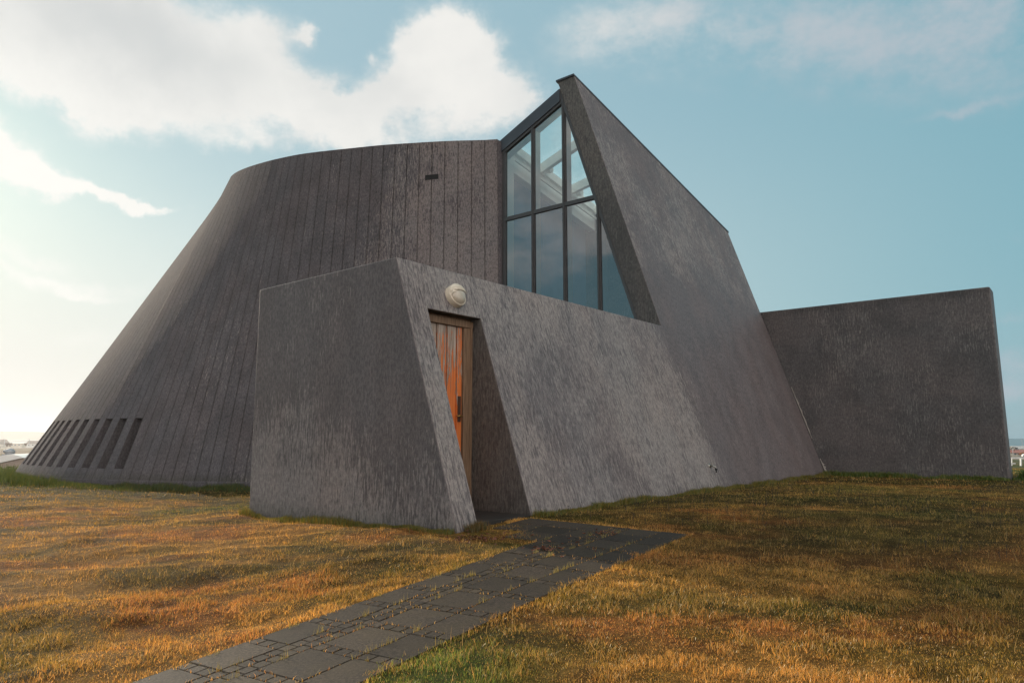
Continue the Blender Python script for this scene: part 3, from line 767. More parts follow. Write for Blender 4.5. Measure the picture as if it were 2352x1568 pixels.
# ------------------------------------------------------------------ ground
def polar_grid(r0, r1, k, na):
    rs = [0.]; r = r0
    while r < r1: rs.append(r); r *= k
    rs.append(r1); rs = np.array(rs); an = np.linspace(0, 2*math.pi, na, endpoint=False)
    X = np.outer(rs[1:], np.sin(an)).ravel(); Y = np.outer(rs[1:], np.cos(an)).ravel()
    return X, Y, len(rs)-1, na
def np_mesh(name, V, Fq, mat, uvs=None, cols=None, smooth=True):
    me = bpy.data.meshes.new(name); nv = len(V); nf = len(Fq); k = Fq.shape[1]
    me.vertices.add(nv); me.vertices.foreach_set('co', V.astype(np.float32).ravel())
    me.loops.add(nf*k); me.loops.foreach_set('vertex_index', Fq.astype(np.int32).ravel())
    me.polygons.add(nf); me.polygons.foreach_set('loop_start', (np.arange(nf)*k).astype(np.int32))
    me.polygons.foreach_set('loop_total', np.full(nf, k, np.int32))
    me.polygons.foreach_set('use_smooth', np.full(nf, smooth, bool))
    if cols is not None:
        ca = me.color_attributes.new('Col', 'FLOAT_COLOR', 'POINT'); ca.data.foreach_set('color', cols.astype(np.float32).ravel())
    me.update(calc_edges=True); me.materials.append(mat)
    o = bpy.data.objects.new(name, me); COL.objects.link(o); return o
GX, GY, NR, NA = polar_grid(.35, 4200, 1.0128, 560)
GZ = gz(GX, GY)
V = np.c_[GX, GY, GZ]; V = np.vstack([V, [[0, 0, gzs(0, 0)]]])
i, j = np.meshgrid(np.arange(NR-1), np.arange(NA), indexing='ij'); j2 = (j+1) % NA
Q = np.c_[(i*NA+j).ravel(), (i*NA+j2).ravel(), ((i+1)*NA+j2).ravel(), ((i+1)*NA+j).ravel()][:, ::-1]
def mixc(a, b, t): t = np.asarray(t)[..., None]; return a*(1-t)+b*t
def sstep(x, a, b): t = np.clip((x-a)/(b-a), 0, 1); return t*t*(3-2*t)
GREEN = np.array([.105, .120, .020]); FRESH = np.array([.16, .25, .045]); STRAW = np.array([.80, .415, .100]); RUST = np.array([.68, .275, .072]); OLIVE = np.array([.34, .225, .034]); DEEP = np.array([.030, .055, .010])
def lawn_color(X, Y, shade=1.):
    n = fbm(X*.8, Y*1.5, 4, 21); m = fbm(X*2.6, Y*3.6, 3, 31); w = fbm(X*.35, Y*.5, 3, 41)
    c = mixc(STRAW, RUST, sstep(n, .45, .62))
    c = mixc(c, OLIVE, sstep(m*.5+w*.5, .46, .60)*.75)
    u = X*D[0]+Y*D[1]; v = X*E[0]+Y*E[1]
    # greener strips: at the foot of walls, right hand lawn, a fresh tuft patch beside the path
    foot = np.maximum.reduce([sstep(-(v+5.63), -1.3, .0)*((u > 7)), sstep(-(u-5.87), -.0, .0)*0, sstep(u, 17.4, 19.6)*(v > -6)])
    g = foot*.85
    g = np.maximum(g, np.exp(-(((X-3.4)/.8)**2+((Y-4.0)/.5)**2))*.5)
    right = sstep(X, .3, 3.)*sstep(Y, 5.5, 7.5)
    g = np.maximum(g, right*sstep(fbm(X*.5, Y*.9, 3, 77), .30, .54)*.8)
    g = np.maximum(g, sstep(fbm(X*.55, Y*1.2, 4, 61), .54, .70)*.75)
    cone = sstep(Y, 15.2, 16.6)*(X < -3)
    g = np.maximum(g, cone*.9)
    mound = np.exp(-(((X+20)/4.)**2+((Y-24)/4.)**2)); g = np.maximum(g, np.clip(mound*1.6, 0, 1))
    c = mixc(c, mixc(GREEN, DEEP, foot*.2+cone*.5*0), np.clip(g, 0, 1)*.92)
    fr = np.exp(-(((X+.42)/.42)**2+((Y-3.85)/.50)**2))*1.3+np.exp(-(((X+5.)/1.6)**2+((Y-12.5)/.7)**2))*.5+np.exp(-(((X-6.5)/2.5)**2+((Y-14)/2.)**2))*.35
    c = mixc(c, FRESH, np.clip(fr, 0, .9))
    c = c*(.70+.52*sstep(fbm(X*4.5, Y*7.5, 4, 101), .34, .66))[..., None]
    return c
def ground_mat():
    m, t, b = newmat('lawn and fields'); at = t.new('ShaderNodeAttribute'); at.attribute_name = 'Col'
    g = t.new('ShaderNodeTexCoord').outputs['Object']
    n = t.noise(g, 14, 6, .7); n2 = t.noise(g, 90, 4, .7)
    c = t.mix(t.ramp(n, .3, .7), t.mix(1., at.outputs['Color'], rgb(.50, .46, .42), 'MULTIPLY'), at.outputs['Color'])
    c = t.mix(t.ramp(n2, .35, .65), t.mix(1., c, rgb(.45, .42, .40), 'MULTIPLY'), c)
    t.l.new(c, b.inputs['Base Color']); b.inputs['Roughness'].default_value = .95; b.inputs['Specular IOR Level'].default_value = .1
    bp = t.new('ShaderNodeBump'); bp.inputs['Strength'].default_value = .8; bp.inputs['Distance'].default_value = .03
    t.l.new(n2, bp.inputs['Height']); t.l.new(bp.outputs[0], b.inputs['Normal']); return m
R = np.hypot(GX, GY)
cc = lawn_color(GX, GY)*.42
fieldn = fbm(GX*.03, GY*.05, 4, 12)
FB = mixc(np.array([.21, .125, .060]), np.array([.17, .15, .06]), sstep(fieldn, .4, .6))
FGn = mixc(np.array([.10, .12, .03]), np.array([.24, .17, .08]), sstep(fbm(GX*.05, GY*.08, 3, 15), .4, .65))
ff = mixc(FB, FGn, sstep(GX/np.maximum(GY, 1), .1, .5)*(GY > 0))
cc = mixc(cc, ff, sstep(R, 33, 50))
green_strip = sstep(GX/np.maximum(GY, 1), .55, .62)*(GY > 0)*sstep(R, 22, 26)*(1-sstep(R, 36, 44))
cc = mixc(cc, np.array([.045, .105, .018]), green_strip*.9)
cols = np.c_[cc, np.ones(len(cc))]; cols = np.vstack([cols, [[.2, .12, .05, 1]]])
gr = np_mesh('ground', V, Q, ground_mat(), cols=cols); tag(gr, kind='structure')
# inner disc
mb = MB(); ctrv = (0, 0, gzs(0, 0)-.02)
kk = [tuple(V[q]) for q in range(NA)]; me_v = [ctrv]+kk
# sea and far shore
def sea_mat():
    m, t, b = newmat('sea'); g = t.new('ShaderNodeTexCoord').outputs['Object']
    b.inputs['Base Color'].default_value = rgb(.035, .105, .125); b.inputs['Roughness'].default_value = .35
    bp = t.new('ShaderNodeBump'); bp.inputs['Strength'].default_value = .6; bp.inputs['Distance'].default_value = 1.
    t.l.new(t.noise(g, .12, 5, .6), bp.inputs['Height']); t.l.new(bp.outputs[0], b.inputs['Normal']); return m
sv_ = []; n = 96
sv_ = [(0, 0, -24.)]+[(70000*math.sin(2*math.pi*q/n), 70000*math.cos(2*math.pi*q/n), -24.) for q in range(n)]
o = mesh_obj('sea', sv_, [[0, (q+1) % n+1, q+1] for q in range(n)], sea_mat()); tag(o, kind='structure')
M_hill = plain('far hills', (.20, .17, .13), .9, 0, .1, .1, .001)
hv = []; hf = []; m_ = 60
for q in range(m_+1):
    a = math.radians(-75+55*q/m_); r = 6500; h = 78*min(1, q/6.)*(.85+.15*math.sin(q*.31))*min(1, (m_-q)/18.)
    hv += [(r*math.sin(a), r*math.cos(a), -12), ((r+700)*math.sin(a), (r+700)*math.cos(a), -10+h), ((r+2500)*math.sin(a), (r+2500)*math.cos(a), -12)]
for q in range(m_):
    for k in (0, 1): hf.append([3*q+k, 3*q+3+k, 3*q+4+k, 3*q+1+k])
o = mesh_obj('hills', hv, hf, M_hill); fix_normals(o); tag(o, kind='structure')

# ------------------------------------------------------------------ path
def slab_mat():
    m, t, b = newmat('worn concrete slabs'); g = t.new('ShaderNodeTexCoord').outputs['Object']
    at = t.new('ShaderNodeAttribute'); at.attribute_name = 'Col'
    n = t.noise(g, 60, 6, .8); n2 = t.noise(g, 5, 5, .6)
    c = t.mix(t.ramp(n, .40, .66), rgb(.015, .0105, .007), rgb(.080, .057, .041))
    c = t.mix(t.ramp(n2, .40, .62, 0, .5), c, rgb(.050, .036, .020))
    c = t.mix(1., c, at.outputs['Color'], 'MULTIPLY')
    t.l.new(c, b.inputs['Base Color']); b.inputs['Roughness'].default_value = .7; b.inputs['Specular IOR Level'].default_value = .22
    bp = t.new('ShaderNodeBump'); bp.inputs['Strength'].default_value = .8; bp.inputs['Distance'].default_value = .004
    t.l.new(n, bp.inputs['Height']); t.l.new(bp.outputs[0], b.inputs['Normal']); return m
def PT(u, v): return u+.095*(v+3.6), v-.095*(u-3.3)
def PTi(u, v):
    k_ = 1/(1+.095*.095); a, b = u-.095*3.6, v-.095*3.3
    return k_*(a-.095*b), k_*(b+.095*a)
pvx = []; pfx = []; pcx = []
slab_rects = []
def slab(u0, u1, v0, v1, top_=.012, gap=.0035):
    u0 += gap; u1 -= gap; v0 += gap; v1 -= gap
    if u1-u0 < .02 or v1-v0 < .02: return
    slab_rects.append((u0, u1, v0, v1))
    jz = random.uniform(-.002, .002); tu = random.uniform(-.004, .004); tv = random.uniform(-.005, .005); tint = random.uniform(.65, 1.35)
    k = len(pvx); c = .003; um, vm = (u0+u1)/2, (v0+v1)/2
    def zz(u, v): q = W(*PT(u, v), 0); return gzs(q[0], q[1])+top_+jz+(u-um)*tu+(v-vm)*tv
    ring_ = [(u0, v0), (u1, v0), (u1, v1), (u0, v1)]; ins = [(u0+c, v0+c), (u1-c, v0+c), (u1-c, v1-c), (u0+c, v1-c)]
    for (u, v) in ring_: p = W(*PT(u, v), 0); pvx.append((p[0], p[1], zz(u, v)-.09))
    for (u, v) in ring_: p = W(*PT(u, v), 0); pvx.append((p[0], p[1], zz(u, v)-.006))
    for (u, v) in ins: p = W(*PT(u, v), 0); pvx.append((p[0], p[1], zz(u, v)))
    for a in range(4):
        b_ = (a+1) % 4; pfx.append([k+a, k+b_, k+4+b_, k+4+a]); pfx.append([k+4+a, k+4+b_, k+8+b_, k+8+a])
    pfx.append([k+8, k+9, k+10, k+11]); pcx.extend([(tint, tint, tint, 1)]*12)
VA, VB, VC, VD1, VD2 = -4.235, -3.945, -3.765, -3.395, -3.10
u = .8; SL = .37; SP = .092
while u < 5.55:
    for (a, b_, off) in ((VA, VB, 0.), (VC, VD1, .10), (VD1, VD2, .10)):
        uu = u+off
        slab(uu, uu+SL, a, b_)
        w = (b_-a)/max(1, round((b_-a)/.095)); q = a
        while q < b_-.02: slab(uu+SL, uu+SL+SP, q, q+w); q += w
    # two rows of small setts between the slab columns
    q = u; nq = int(round((SL+SP)/SP))
    for kq in range(nq):
        st = (SL+SP)/nq
        slab(u+kq*st, u+(kq+1)*st, VB, (VB+VC)/2); slab(u+kq*st+.03, u+(kq+1)*st+.03, (VB+VC)/2, VC)
    u += SL+SP
ULND = u+.105
for q in range(3): slab(u, u+.10, VA+q*.097, VA+(q+1)*.097)
for q in range(2): slab(u, u+.10, VB+q*.09, VB+(q+1)*.09)
# landing of square slabs before the door
un = list(np.linspace(ULND, 7.17, 4))
vn = [-5.10, -4.67, VA, VB, (VB+VC)/2, VC, VD1, VD2]
for i_ in range(3):
    for j_ in range(len(vn)-1):
        if i_ == 0 and vn[j_] < -4.7: continue
        a, b_ = vn[j_], vn[j_+1]
        if b_-a < .2:
            k_ = 4; st = (un[i_+1]-un[i_])/k_
            for kq in range(k_): slab(un[i_]+kq*st, un[i_]+(kq+1)*st, a, b_)
        else: slab(un[i_], un[i_+1], a, b_)
jf = []; ju = np.linspace(.8, 7.17, 170); jv = np.linspace(-5.098, VD2-.005, 56)   # soil showing in the joints
jidx = {}
def jpt(a, b):
    if (a, b) not in jidx:
        p = W(*PT(ju[a], jv[b]), 0); jidx[(a, b)] = len(jidx); jvv.append((p[0], p[1], gzs(p[0], p[1])+.003))
    return jidx[(a, b)]
jvv = []
SR = np.array(slab_rects)
for a in range(169):
    for b in range(55):
        cu_, cv_ = (ju[a]+ju[a+1])/2, (jv[b]+jv[b+1])/2
        if not ((SR[:, 0]-.022 < cu_) & (SR[:, 1]+.022 > cu_) & (SR[:, 2]-.022 < cv_) & (SR[:, 3]+.022 > cv_)).any(): continue
        jf.append([jpt(a, b), jpt(a+1, b), jpt(a+1, b+1), jpt(a, b+1)])
M_soil = plain('mossy soil', (.075, .052, .020), .95, 0, .1, .45, 9, .6)
pth = mesh_obj('path', pvx, pfx, slab_mat()); fix_normals(pth)
ca = pth.data.color_attributes.new('Col', 'FLOAT_COLOR', 'POINT'); ca.data.foreach_set('color', np.array(pcx, np.float32).ravel())
tag(pth, kind='structure')
o = mesh_obj('soil', jvv, jf, M_soil); fix_normals(o); tag(o, kind='structure')

# ------------------------------------------------------------------ grass
base_poly = bas[:, :2]
def in_poly(X, Y, poly):
    r = np.zeros(len(X), bool); n = len(poly); j = n-1
    for i in range(n):
        xi, yi = poly[i]; xj, yj = poly[j]
        c = ((yi > Y) != (yj > Y)) & (X < (xj-xi)*(Y-yi)/(yj-yi+1e-12)+xi); r ^= c; j = i
    return r
def grass_mat():
    m, t, b = newmat('grass blades'); at = t.new('ShaderNodeAttribute'); at.attribute_name = 'Col'
    t.n.remove(b); out_ = t.n['Material Output']
    df = t.new('ShaderNodeBsdfDiffuse'); tl = t.new('ShaderNodeBsdfTranslucent'); gl = t.new('ShaderNodeBsdfGlossy')
    t.l.new(at.outputs['Color'], df.inputs[0]); t.l.new(t.mix(1., at.outputs['Color'], rgb(1.25, 1.1, .8), 'MULTIPLY'), tl.inputs[0])
    gl.inputs['Roughness'].default_value = .38; gl.inputs[0].default_value = rgb(.9, .85, .7)
    m1 = t.new('ShaderNodeMixShader'); m1.inputs[0].default_value = .45; t.l.new(df.outputs[0], m1.inputs[1]); t.l.new(tl.outputs[0], m1.inputs[2])
    m2 = t.new('ShaderNodeMixShader'); m2.inputs[0].default_value = .045; t.l.new(m1.outputs[0], m2.inputs[1]); t.l.new(gl.outputs[0], m2.inputs[2])
    t.l.new(m2.outputs[0], out_.inputs[0]); return m
M_grass = grass_mat()
def mask_free(X, Y, slack=.0):
    u = X*D[0]+Y*D[1]; v = X*E[0]+Y*E[1]
    bad = (u > UF-.01) & (u < UE) & (v > -9.95) & (v < -5.62)
    bad |= (u > UE) & (u < UE+.8) & (v < -1.6)
    bad |= (v < -9.8) & (u > 13)
    near_cone = (Y > 14)
    ip = np.zeros(len(X), bool); idx = np.where(near_cone)[0]
    if len(idx): ip[idx] = in_poly(X[idx], Y[idx], base_poly)
    return ~(bad | ip)
def on_slab(X, Y, grow=0.):
    u, v = PTi(X*D[0]+Y*D[1], X*E[0]+Y*E[1]); r = np.zeros(len(X), bool)
    idx = np.where((u < 7.3) & (v > -5.6) & (v < -3.0))[0]; uu, vv = u[idx], v[idx]; rr = np.zeros(len(idx), bool)
    for (a, b_, c, d_) in slab_rects: rr |= (uu > a-grow) & (uu < b_+grow) & (vv > c-grow) & (vv < d_+grow)
    r[idx] = rr; return r
def in_path(X, Y, e=0.):
    u, v = PTi(X*D[0]+Y*D[1], X*E[0]+Y*E[1])
    wob = (fbm(u*4, v*4, 3, 88)-.5)*.16
    return ((u < 7.17+e) & (v > VA+.02+wob-e) & (v < VD2-.05-wob*.8+e)) | ((u >= ULND+.1) & (u < 7.17+wob*.4+e) & (v < VA+.1) & (v > -5.6) & (v > VA-(u-ULND-.1)*1.3+wob-e))
def make_blades(X, Y, h, w, col, name, label=None, zoff=None, flat=1.6, seg2=True):
    n = len(X); Z = gz(X, Y) if zoff is None else gz(X, Y)+zoff
    a = rng.uniform(0, 2*math.pi, n); lean = rng.gamma(2.2, .38, n)*flat; lean = np.clip(lean, 0, 1.45)
    # wind-combed: blades favour lying one way
    ld = rng.normal(.9, 1.9, n)
    lx, ly = np.cos(ld), np.sin(ld)
    dirx = np.sin(lean)*lx; diry = np.sin(lean)*ly; dirz = np.cos(lean)
    wx, wy = np.cos(a)*w/2, np.sin(a)*w/2
    b1 = np.c_[X-wx, Y-wy, Z-.004]; b2 = np.c_[X+wx, Y+wy, Z-.004]
    if seg2:
        m_ = .5; dz1 = np.cos(lean*.55); s1 = np.sin(lean*.55)
        cx, cy, cz = X+s1*lx*h*m_, Y+s1*ly*h*m_, Z+dz1*h*m_
        m1 = np.c_[cx-wx*.75, cy-wy*.75, cz]; m2 = np.c_[cx+wx*.75, cy+wy*.75, cz]
        tp = np.c_[cx+dirx*h*(1-m_)*1.1, cy+diry*h*(1-m_)*1.1, cz+dirz*h*(1-m_)]
        V_ = np.stack([b1, b2, m2, m1, tp], 1).reshape(-1, 3); k = np.arange(n)[:, None]*5
        F_ = np.vstack([k+np.array([[0, 1, 2]]), k+np.array([[0, 2, 3]]), k+np.array([[3, 2, 4]])]); per = 5
        dark = np.array([.55, .55, .9, .9, 1.15])
    else:
        tp = np.c_[X+dirx*h, Y+diry*h, Z+dirz*h]
        V_ = np.stack([b1, b2, tp], 1).reshape(-1, 3); k = np.arange(n)[:, None]*3; F_ = k+np.array([[0, 1, 2]]); per = 3
        dark = np.array([.65, .65, 1.1])
    dark = np.ones(per)
    C_ = (col[:, None, :]*dark[None, :, None]).reshape(-1, 3); C_ = np.c_[C_, np.ones(len(C_))]
    return V_, F_, C_
def scatter(n, r0, r1, a0=-47, a1=47):
    r = np.sqrt(rng.uniform(r0*r0, r1*r1, n)); a = np.radians(rng.uniform(a0, a1, n)); return r*np.sin(a), r*np.cos(a)
Vs, Fs, Cs = [], [], []; off = 0
def addb(res):
    global off
    V_, F_, C_ = res; Vs.append(V_); Fs.append(F_+off); Cs.append(C_); off += len(V_)
def blade_col(X, Y):
    c = lawn_color(X+rng.normal(0, .12, len(X)), Y+rng.normal(0, .12, len(X)))
    t = rng.uniform(0, 1, len(X))
    c = np.where((t < .11)[:, None], mixc(GREEN, OLIVE, rng.uniform(0, 1, len(X))), c)
    c = np.where(((t > .11) & (t < .30))[:, None], mixc(STRAW, np.array([.50, .34, .14]), rng.uniform(0, 1, len(X))), c)
    return c*rng.uniform(.55, 1.3, len(X))[:, None]
BANDS = [(1.9, 4.2, 9500, .030, .0023, True), (4.2, 7, 6000, .030, .0029, True), (7, 11, 3600, .027, .0036, False), (11, 17, 1500, .030, .0058, False), (17, 32, 420, .036, .012, False)]
for (r0, r1, den, hh, ww_, s2) in BANDS:
    A = math.radians(94)/2*(r1*r1-r0*r0); n = int(A*den)
    X, Y = scatter(n, r0, r1); ok = mask_free(X, Y) & ~in_path(X, Y); X, Y = X[ok], Y[ok]
    clump = sstep(fbm(X*6, Y*6, 3, 55), .34, .70)
    h = hh*(.30+1.25*clump)*rng.uniform(.5, 1.5, len(X))
    addb(make_blades(X, Y, h, ww_*rng.uniform(.7, 1.3, len(X)), blade_col(X, Y), 'g', seg2=s2))
# long pale stalks standing over the sward
X, Y = scatter(3200, 2.2, 14); ok = mask_free(X, Y) & ~in_path(X, Y) & (fbm(X*1.3, Y*1.3, 3, 5) > .47); X, Y = X[ok], Y[ok]
addb(make_blades(X, Y, rng.uniform(.06, .12, len(X)), np.full(len(X), .0026), np.tile([.46, .30, .12], (len(X), 1))*rng.uniform(.6, 1.2, (len(X), 1)), 's', flat=.45))
# taller green fringe at the feet of walls
def fringe(P0, P1, n, spread, h0, h1, col, outw, w=.006):
    t = rng.uniform(0, 1, n); d_ = np.abs(rng.normal(0, spread, n)); P0, P1 = np.array(P0[:2]), np.array(P1[:2])
    X = P0[0]+(P1[0]-P0[0])*t+outw[0]*d_; Y = P0[1]+(P1[1]-P0[1])*t+outw[1]*d_
    hn = fbm(X*2.3, Y*2.3, 3, 91)
    h = rng.uniform(h0, h1, n)*(.45+1.1*sstep(hn, .3, .7)); c = np.tile(col, (n, 1))*rng.uniform(.6, 1.4, (n, 1))
    c = np.where((rng.uniform(0, 1, n) < .25)[:, None], c*np.array([2.2, 1.3, .9]), c)
    ok = mask_free(X, Y) & ~in_path(X, Y); addb(make_blades(X[ok], Y[ok], h[ok], np.full(ok.sum(), w), c[ok], 'f', flat=.45))
fringe(W(UF-.02, -9.95, 0), W(UF-.02, -5.6, 0), 9000, .06, .03, .08, (.12, .13, .026), (-D[0], -D[1]), .004)
fringe(W(5.95, -5.57, 0), W(6.22, -5.57, 0), 900, .07, .03, .08, (.11, .09, .03), (E[0], E[1]), .004)
fringe(W(7.2, -5.6, 0), W(19.9, -5.6, 0), 14000, .10, .02, .07, (.12, .13, .026), (E[0], E[1]), .006)
fringe(W(19.93, -5.6, 0), W(19.93, -1.6, 0), 6000, .2, .03, .10, (.08, .13, .022), (-D[0], -D[1]), .010)
fringe(W(20.0, -1.58, 0), W(22, -1.2, 0), 3000, .3, .1, .2, (.045, .10, .015), (E[0], E[1]), .012)
for q in range(12, 52):
    a, b_ = bas[q], bas[q+1]; tg = (b_-a)[:2]/np.linalg.norm((b_-a)[:2]); nn = np.array([tg[1], -tg[0]])
    if np.dot(nn, a[:2]-bas.mean(axis=0)[:2]) < 0: nn = -nn
    fringe(a, b_, 480, .45, .05, .13 if q < 34 else .22, (.05, .08, .015), nn, .011)
# mound on the left, rank grass
X, Y = scatter(16000, 20, 33, -42, -28); ok = mask_free(X, Y) & (X < -14.); X, Y = X[ok], Y[ok]
addb(make_blades(X, Y, rng.uniform(.08, .24, len(X)), np.full(len(X), .02), np.tile([.075, .105, .025], (len(X), 1))*rng.uniform(.5, 1.6, (len(X), 1)), 'm', flat=.6))
# grass in the joints and creeping over the slab edges
X, Y = scatter(260000, 1.9, 9, -38, 30); u_, v_ = PTi(X*D[0]+Y*D[1], X*E[0]+Y*E[1])
ok = in_path(X, Y, .1) & ~on_slab(X, Y, -.0) & mask_free(X, Y); dens_ = np.where((np.abs(v_-VC) < .02) | (np.abs(v_-VD1) < .02), 1.0, np.where(fbm(X*2.5, Y*2.5, 3, 71) > .50, .9, .25))
ok &= rng.uniform(0, 1, len(X)) < dens_
X, Y = X[ok], Y[ok]; addb(make_blades(X, Y, rng.uniform(.012, .034, len(X)), np.full(len(X), .0036), blade_col(X, Y)*1.15, 'j', zoff=.004, flat=1.1))
n = 70; tu, tv_ = rng.uniform(1.8, 6.9, n), rng.choice([VC, VD1, VB, VA+.03, VD1, VC], n); Xs, Ys = [], []
for q in range(n):
    m_ = rng.integers(6, 22); uu = tu[q]+rng.normal(0, .03, m_); vv = tv_[q]+rng.normal(0, .008, m_); uu, vv = PT(uu, vv); Xs.append(uu*D[0]+vv*E[0]); Ys.append(uu*D[1]+vv*E[1])
X, Y = np.concatenate(Xs), np.concatenate(Ys)
addb(make_blades(X, Y, rng.uniform(.03, .075, len(X)), np.full(len(X), .0028), np.tile([.30, .24, .07], (len(X), 1))*rng.uniform(.6, 1.3, (len(X), 1)), 't', flat=.8))
gro = np_mesh('grass', np.vstack(Vs), np.vstack(Fs), M_grass, cols=np.vstack(Cs), smooth=False)
tag(gro, 'dry orange and green lawn grass around the church and path', 'grass', kind='stuff')
# seed heads on thin stalks in the shaded lawn
Vs, Fs, Cs = [], [], []; off = 0
mb = MB(); M_seed = plain('dark seed heads', (.045, .035, .025), .9)
X, Y = scatter(900, 7.5, 17, 3, 37); ok = mask_free(X, Y) & ~in_path(X, Y) & (fbm(X*.7, Y*.7, 3, 14) > .43); X, Y = X[ok], Y[ok]
for x, y in zip(X, Y):
    z = gzs(x, y, True); h = random.uniform(.05, .11); dx_, dy_ = random.gauss(0, .01), random.gauss(0, .01)
    a = (x, y, z); b_ = (x+dx_, y+dy_, z+h); mb.bar(a, b_, .003, .003); r = .007
    mb.add([(b_[0]-r, b_[1], b_[2]), (b_[0], b_[1]-r, b_[2]), (b_[0]+r, b_[1], b_[2]), (b_[0], b_[1]+r, b_[2]), (b_[0], b_[1], b_[2]+r*1.4), (b_[0], b_[1], b_[2]-r)],
           [(0, 1, 4), (1, 2, 4), (2, 3, 4), (3, 0, 4), (1, 0, 5), (2, 1, 5), (3, 2, 5), (0, 3, 5)])
o = mb.build('weeds', M_seed); tag(o, 'dark seed heads on thin stalks scattered over the shaded lawn', 'weeds', kind='stuff')
# fallen brown leaves by the porch corner and on the landing
mb = MB(); M_leaf = plain('brown fallen leaves', (.13, .045, .022), .7, 0, .4, .4, 30)
def leaf(x, y, r):
    z = gzs(x, y, True)+.018+random.uniform(0, .02); a = random.uniform(0, 6.28); pts = []
    for q in range(7):
        t = a+q*2*math.pi/7; rr = r*(1 if q % 2 else .65)*random.uniform(.8, 1.2); pts.append((x+math.cos(t)*rr, y+math.sin(t)*rr*.7, z+random.uniform(-.006, .012)))
    mb.add([(x, y, z-.004)]+pts, [(0, q+1, (q+1) % 7+1) for q in range(7)])
for (cx, cy, sx, sy, n) in ((-.28, 7.55, .22, .16, 70), (.30, 6.95, .10, .06, 26), (.95, 7.75, .12, .07, 16), (.5, 7.0, .5, .5, 14)):
    for q in range(n): leaf(random.gauss(cx, sx), random.gauss(cy, sy), random.uniform(.012, .026))
o = mb.build('fallen_leaves', M_leaf); tag(o, 'brown fallen leaves gathered by the porch corner and landing slabs', 'leaves', kind='stuff')
# ------------------------------------------------------------------ background
def sight(x, y, dist):    # surveyed far points: direction and distance to world
    r = ray(x, y); return (r[0]*dist, dist, CAMH+r[2]*dist)
M_wallw = plain('white house wall', (.62, .62, .58), .8, 0, .3, .06, .3); M_wallc = plain('cream house wall', (.52, .46, .36), .8, 0, .3, .08, .3)
M_redroof = plain('faded red roof', (.34, .13, .095), .7, 0, .3, .12, .5); M_brroof = plain('brown roof', (.16, .11, .08), .7, 0, .3, .12, .5)
M_wing_ = plain('dark window', (.04, .05, .06), .25); M_galv = plain('galvanised steel', (.33, .35, .37), .6, .2, .5, .1, 2)
M_twig = plain('bare twigs', (.16, .10, .065), .9); M_rustleaf = plain('rust coloured foliage', (.34, .12, .03), .8, 0, .3, .5, 3)
M_hedge = plain('dark hedge foliage', (.030, .050, .018), .9, 0, .2, .6, 2); M_fence = plain('white painted rail', (.72, .72, .70), .5)
def house(name, label, cx, cy, zb, L, Wd, h, rh, rz, wall, roof, wins=(), group=None, over=.5):
    r = empty(name, (cx, cy, zb)); r.rotation_euler.z = rz; tag(r, label, 'house', group)
    mb = MB(); mb.box((0, 0, h/2-3.5), (L, Wd, h+7)); mb.add([(-L/2, -Wd/2, h), (-L/2, Wd/2, h), (-L/2, 0, h+rh), (L/2, -Wd/2, h), (L/2, Wd/2, h), (L/2, 0, h+rh)], [(0, 1, 2), (3, 5, 4), (0, 2, 5, 3), (1, 4, 5, 2)])
    mb.build('wall', wall, r)
    mb = MB(); o_ = over; t = .25
    for s in (-1, 1):
        mb.hexa([(-L/2-o_, s*(Wd/2+o_), h-o_*rh/Wd*2), (L/2+o_, s*(Wd/2+o_), h-o_*rh/Wd*2), (L/2+o_, 0, h+rh), (-L/2-o_, 0, h+rh),
                 (-L/2-o_, s*(Wd/2+o_), h-o_*rh/Wd*2+t), (L/2+o_, s*(Wd/2+o_), h-o_*rh/Wd*2+t), (L/2+o_, 0, h+rh+t), (-L/2-o_, 0, h+rh+t)])
    mb.build('roof', roof, r)
    for (wx, wz, ww, wh, side) in wins:
        f_ = MB()
        if side == 'f': f_.box((wx, -Wd/2-.03, wz), (ww+.3, .1, wh+.3)); g_ = MB(); g_.box((wx, -Wd/2-.09, wz), (ww, .06, wh))
        else: f_.box((-L/2-.03, wx, wz), (.1, ww+.3, wh+.3)); g_ = MB(); g_.box((-L/2-.09, wx, wz), (.06, ww, wh))
        fo_ = f_.build('window', M_wallw, r); g_.build('pane', M_wing_, fo_)
    return r
HG = 'houses beyond the field on the left'
def hs_(label, px, yb, dist, *a, **k):
    p = sight(px, yb, dist); return house('house', label, p[0], dist, p[2], *a, **k)
hs_('brown gabled house at the left edge, beyond the hazy field', 2, 1787, 950, 15, 13, 4.0, 5.6, 1.35, M_wallc, M_brroof, [(-3, 2, 2, 1.4, 's'), (3, 2, 2, 1.4, 's')], HG)
hs_('long low flat house between the two gabled houses on the hazy ridge', 72, 1786, 960, 15, 9, 4.0, .4, .05, M_wallc, M_brroof, [(q, 2.4, 2, 1.4, 'f') for q in (-5, -1, 4)], HG)
hs_('white gabled house nearest the foot of the ribbed wall, on the ridge', 140, 1785, 950, 16, 12, 3.8, 3.8, .15, M_wallw, M_brroof, [(-5, 2, 1.6, 1.4, 'f'), (0, 2, 1.6, 1.4, 'f'), (5, 2, 1.6, 1.4, 'f')], HG)
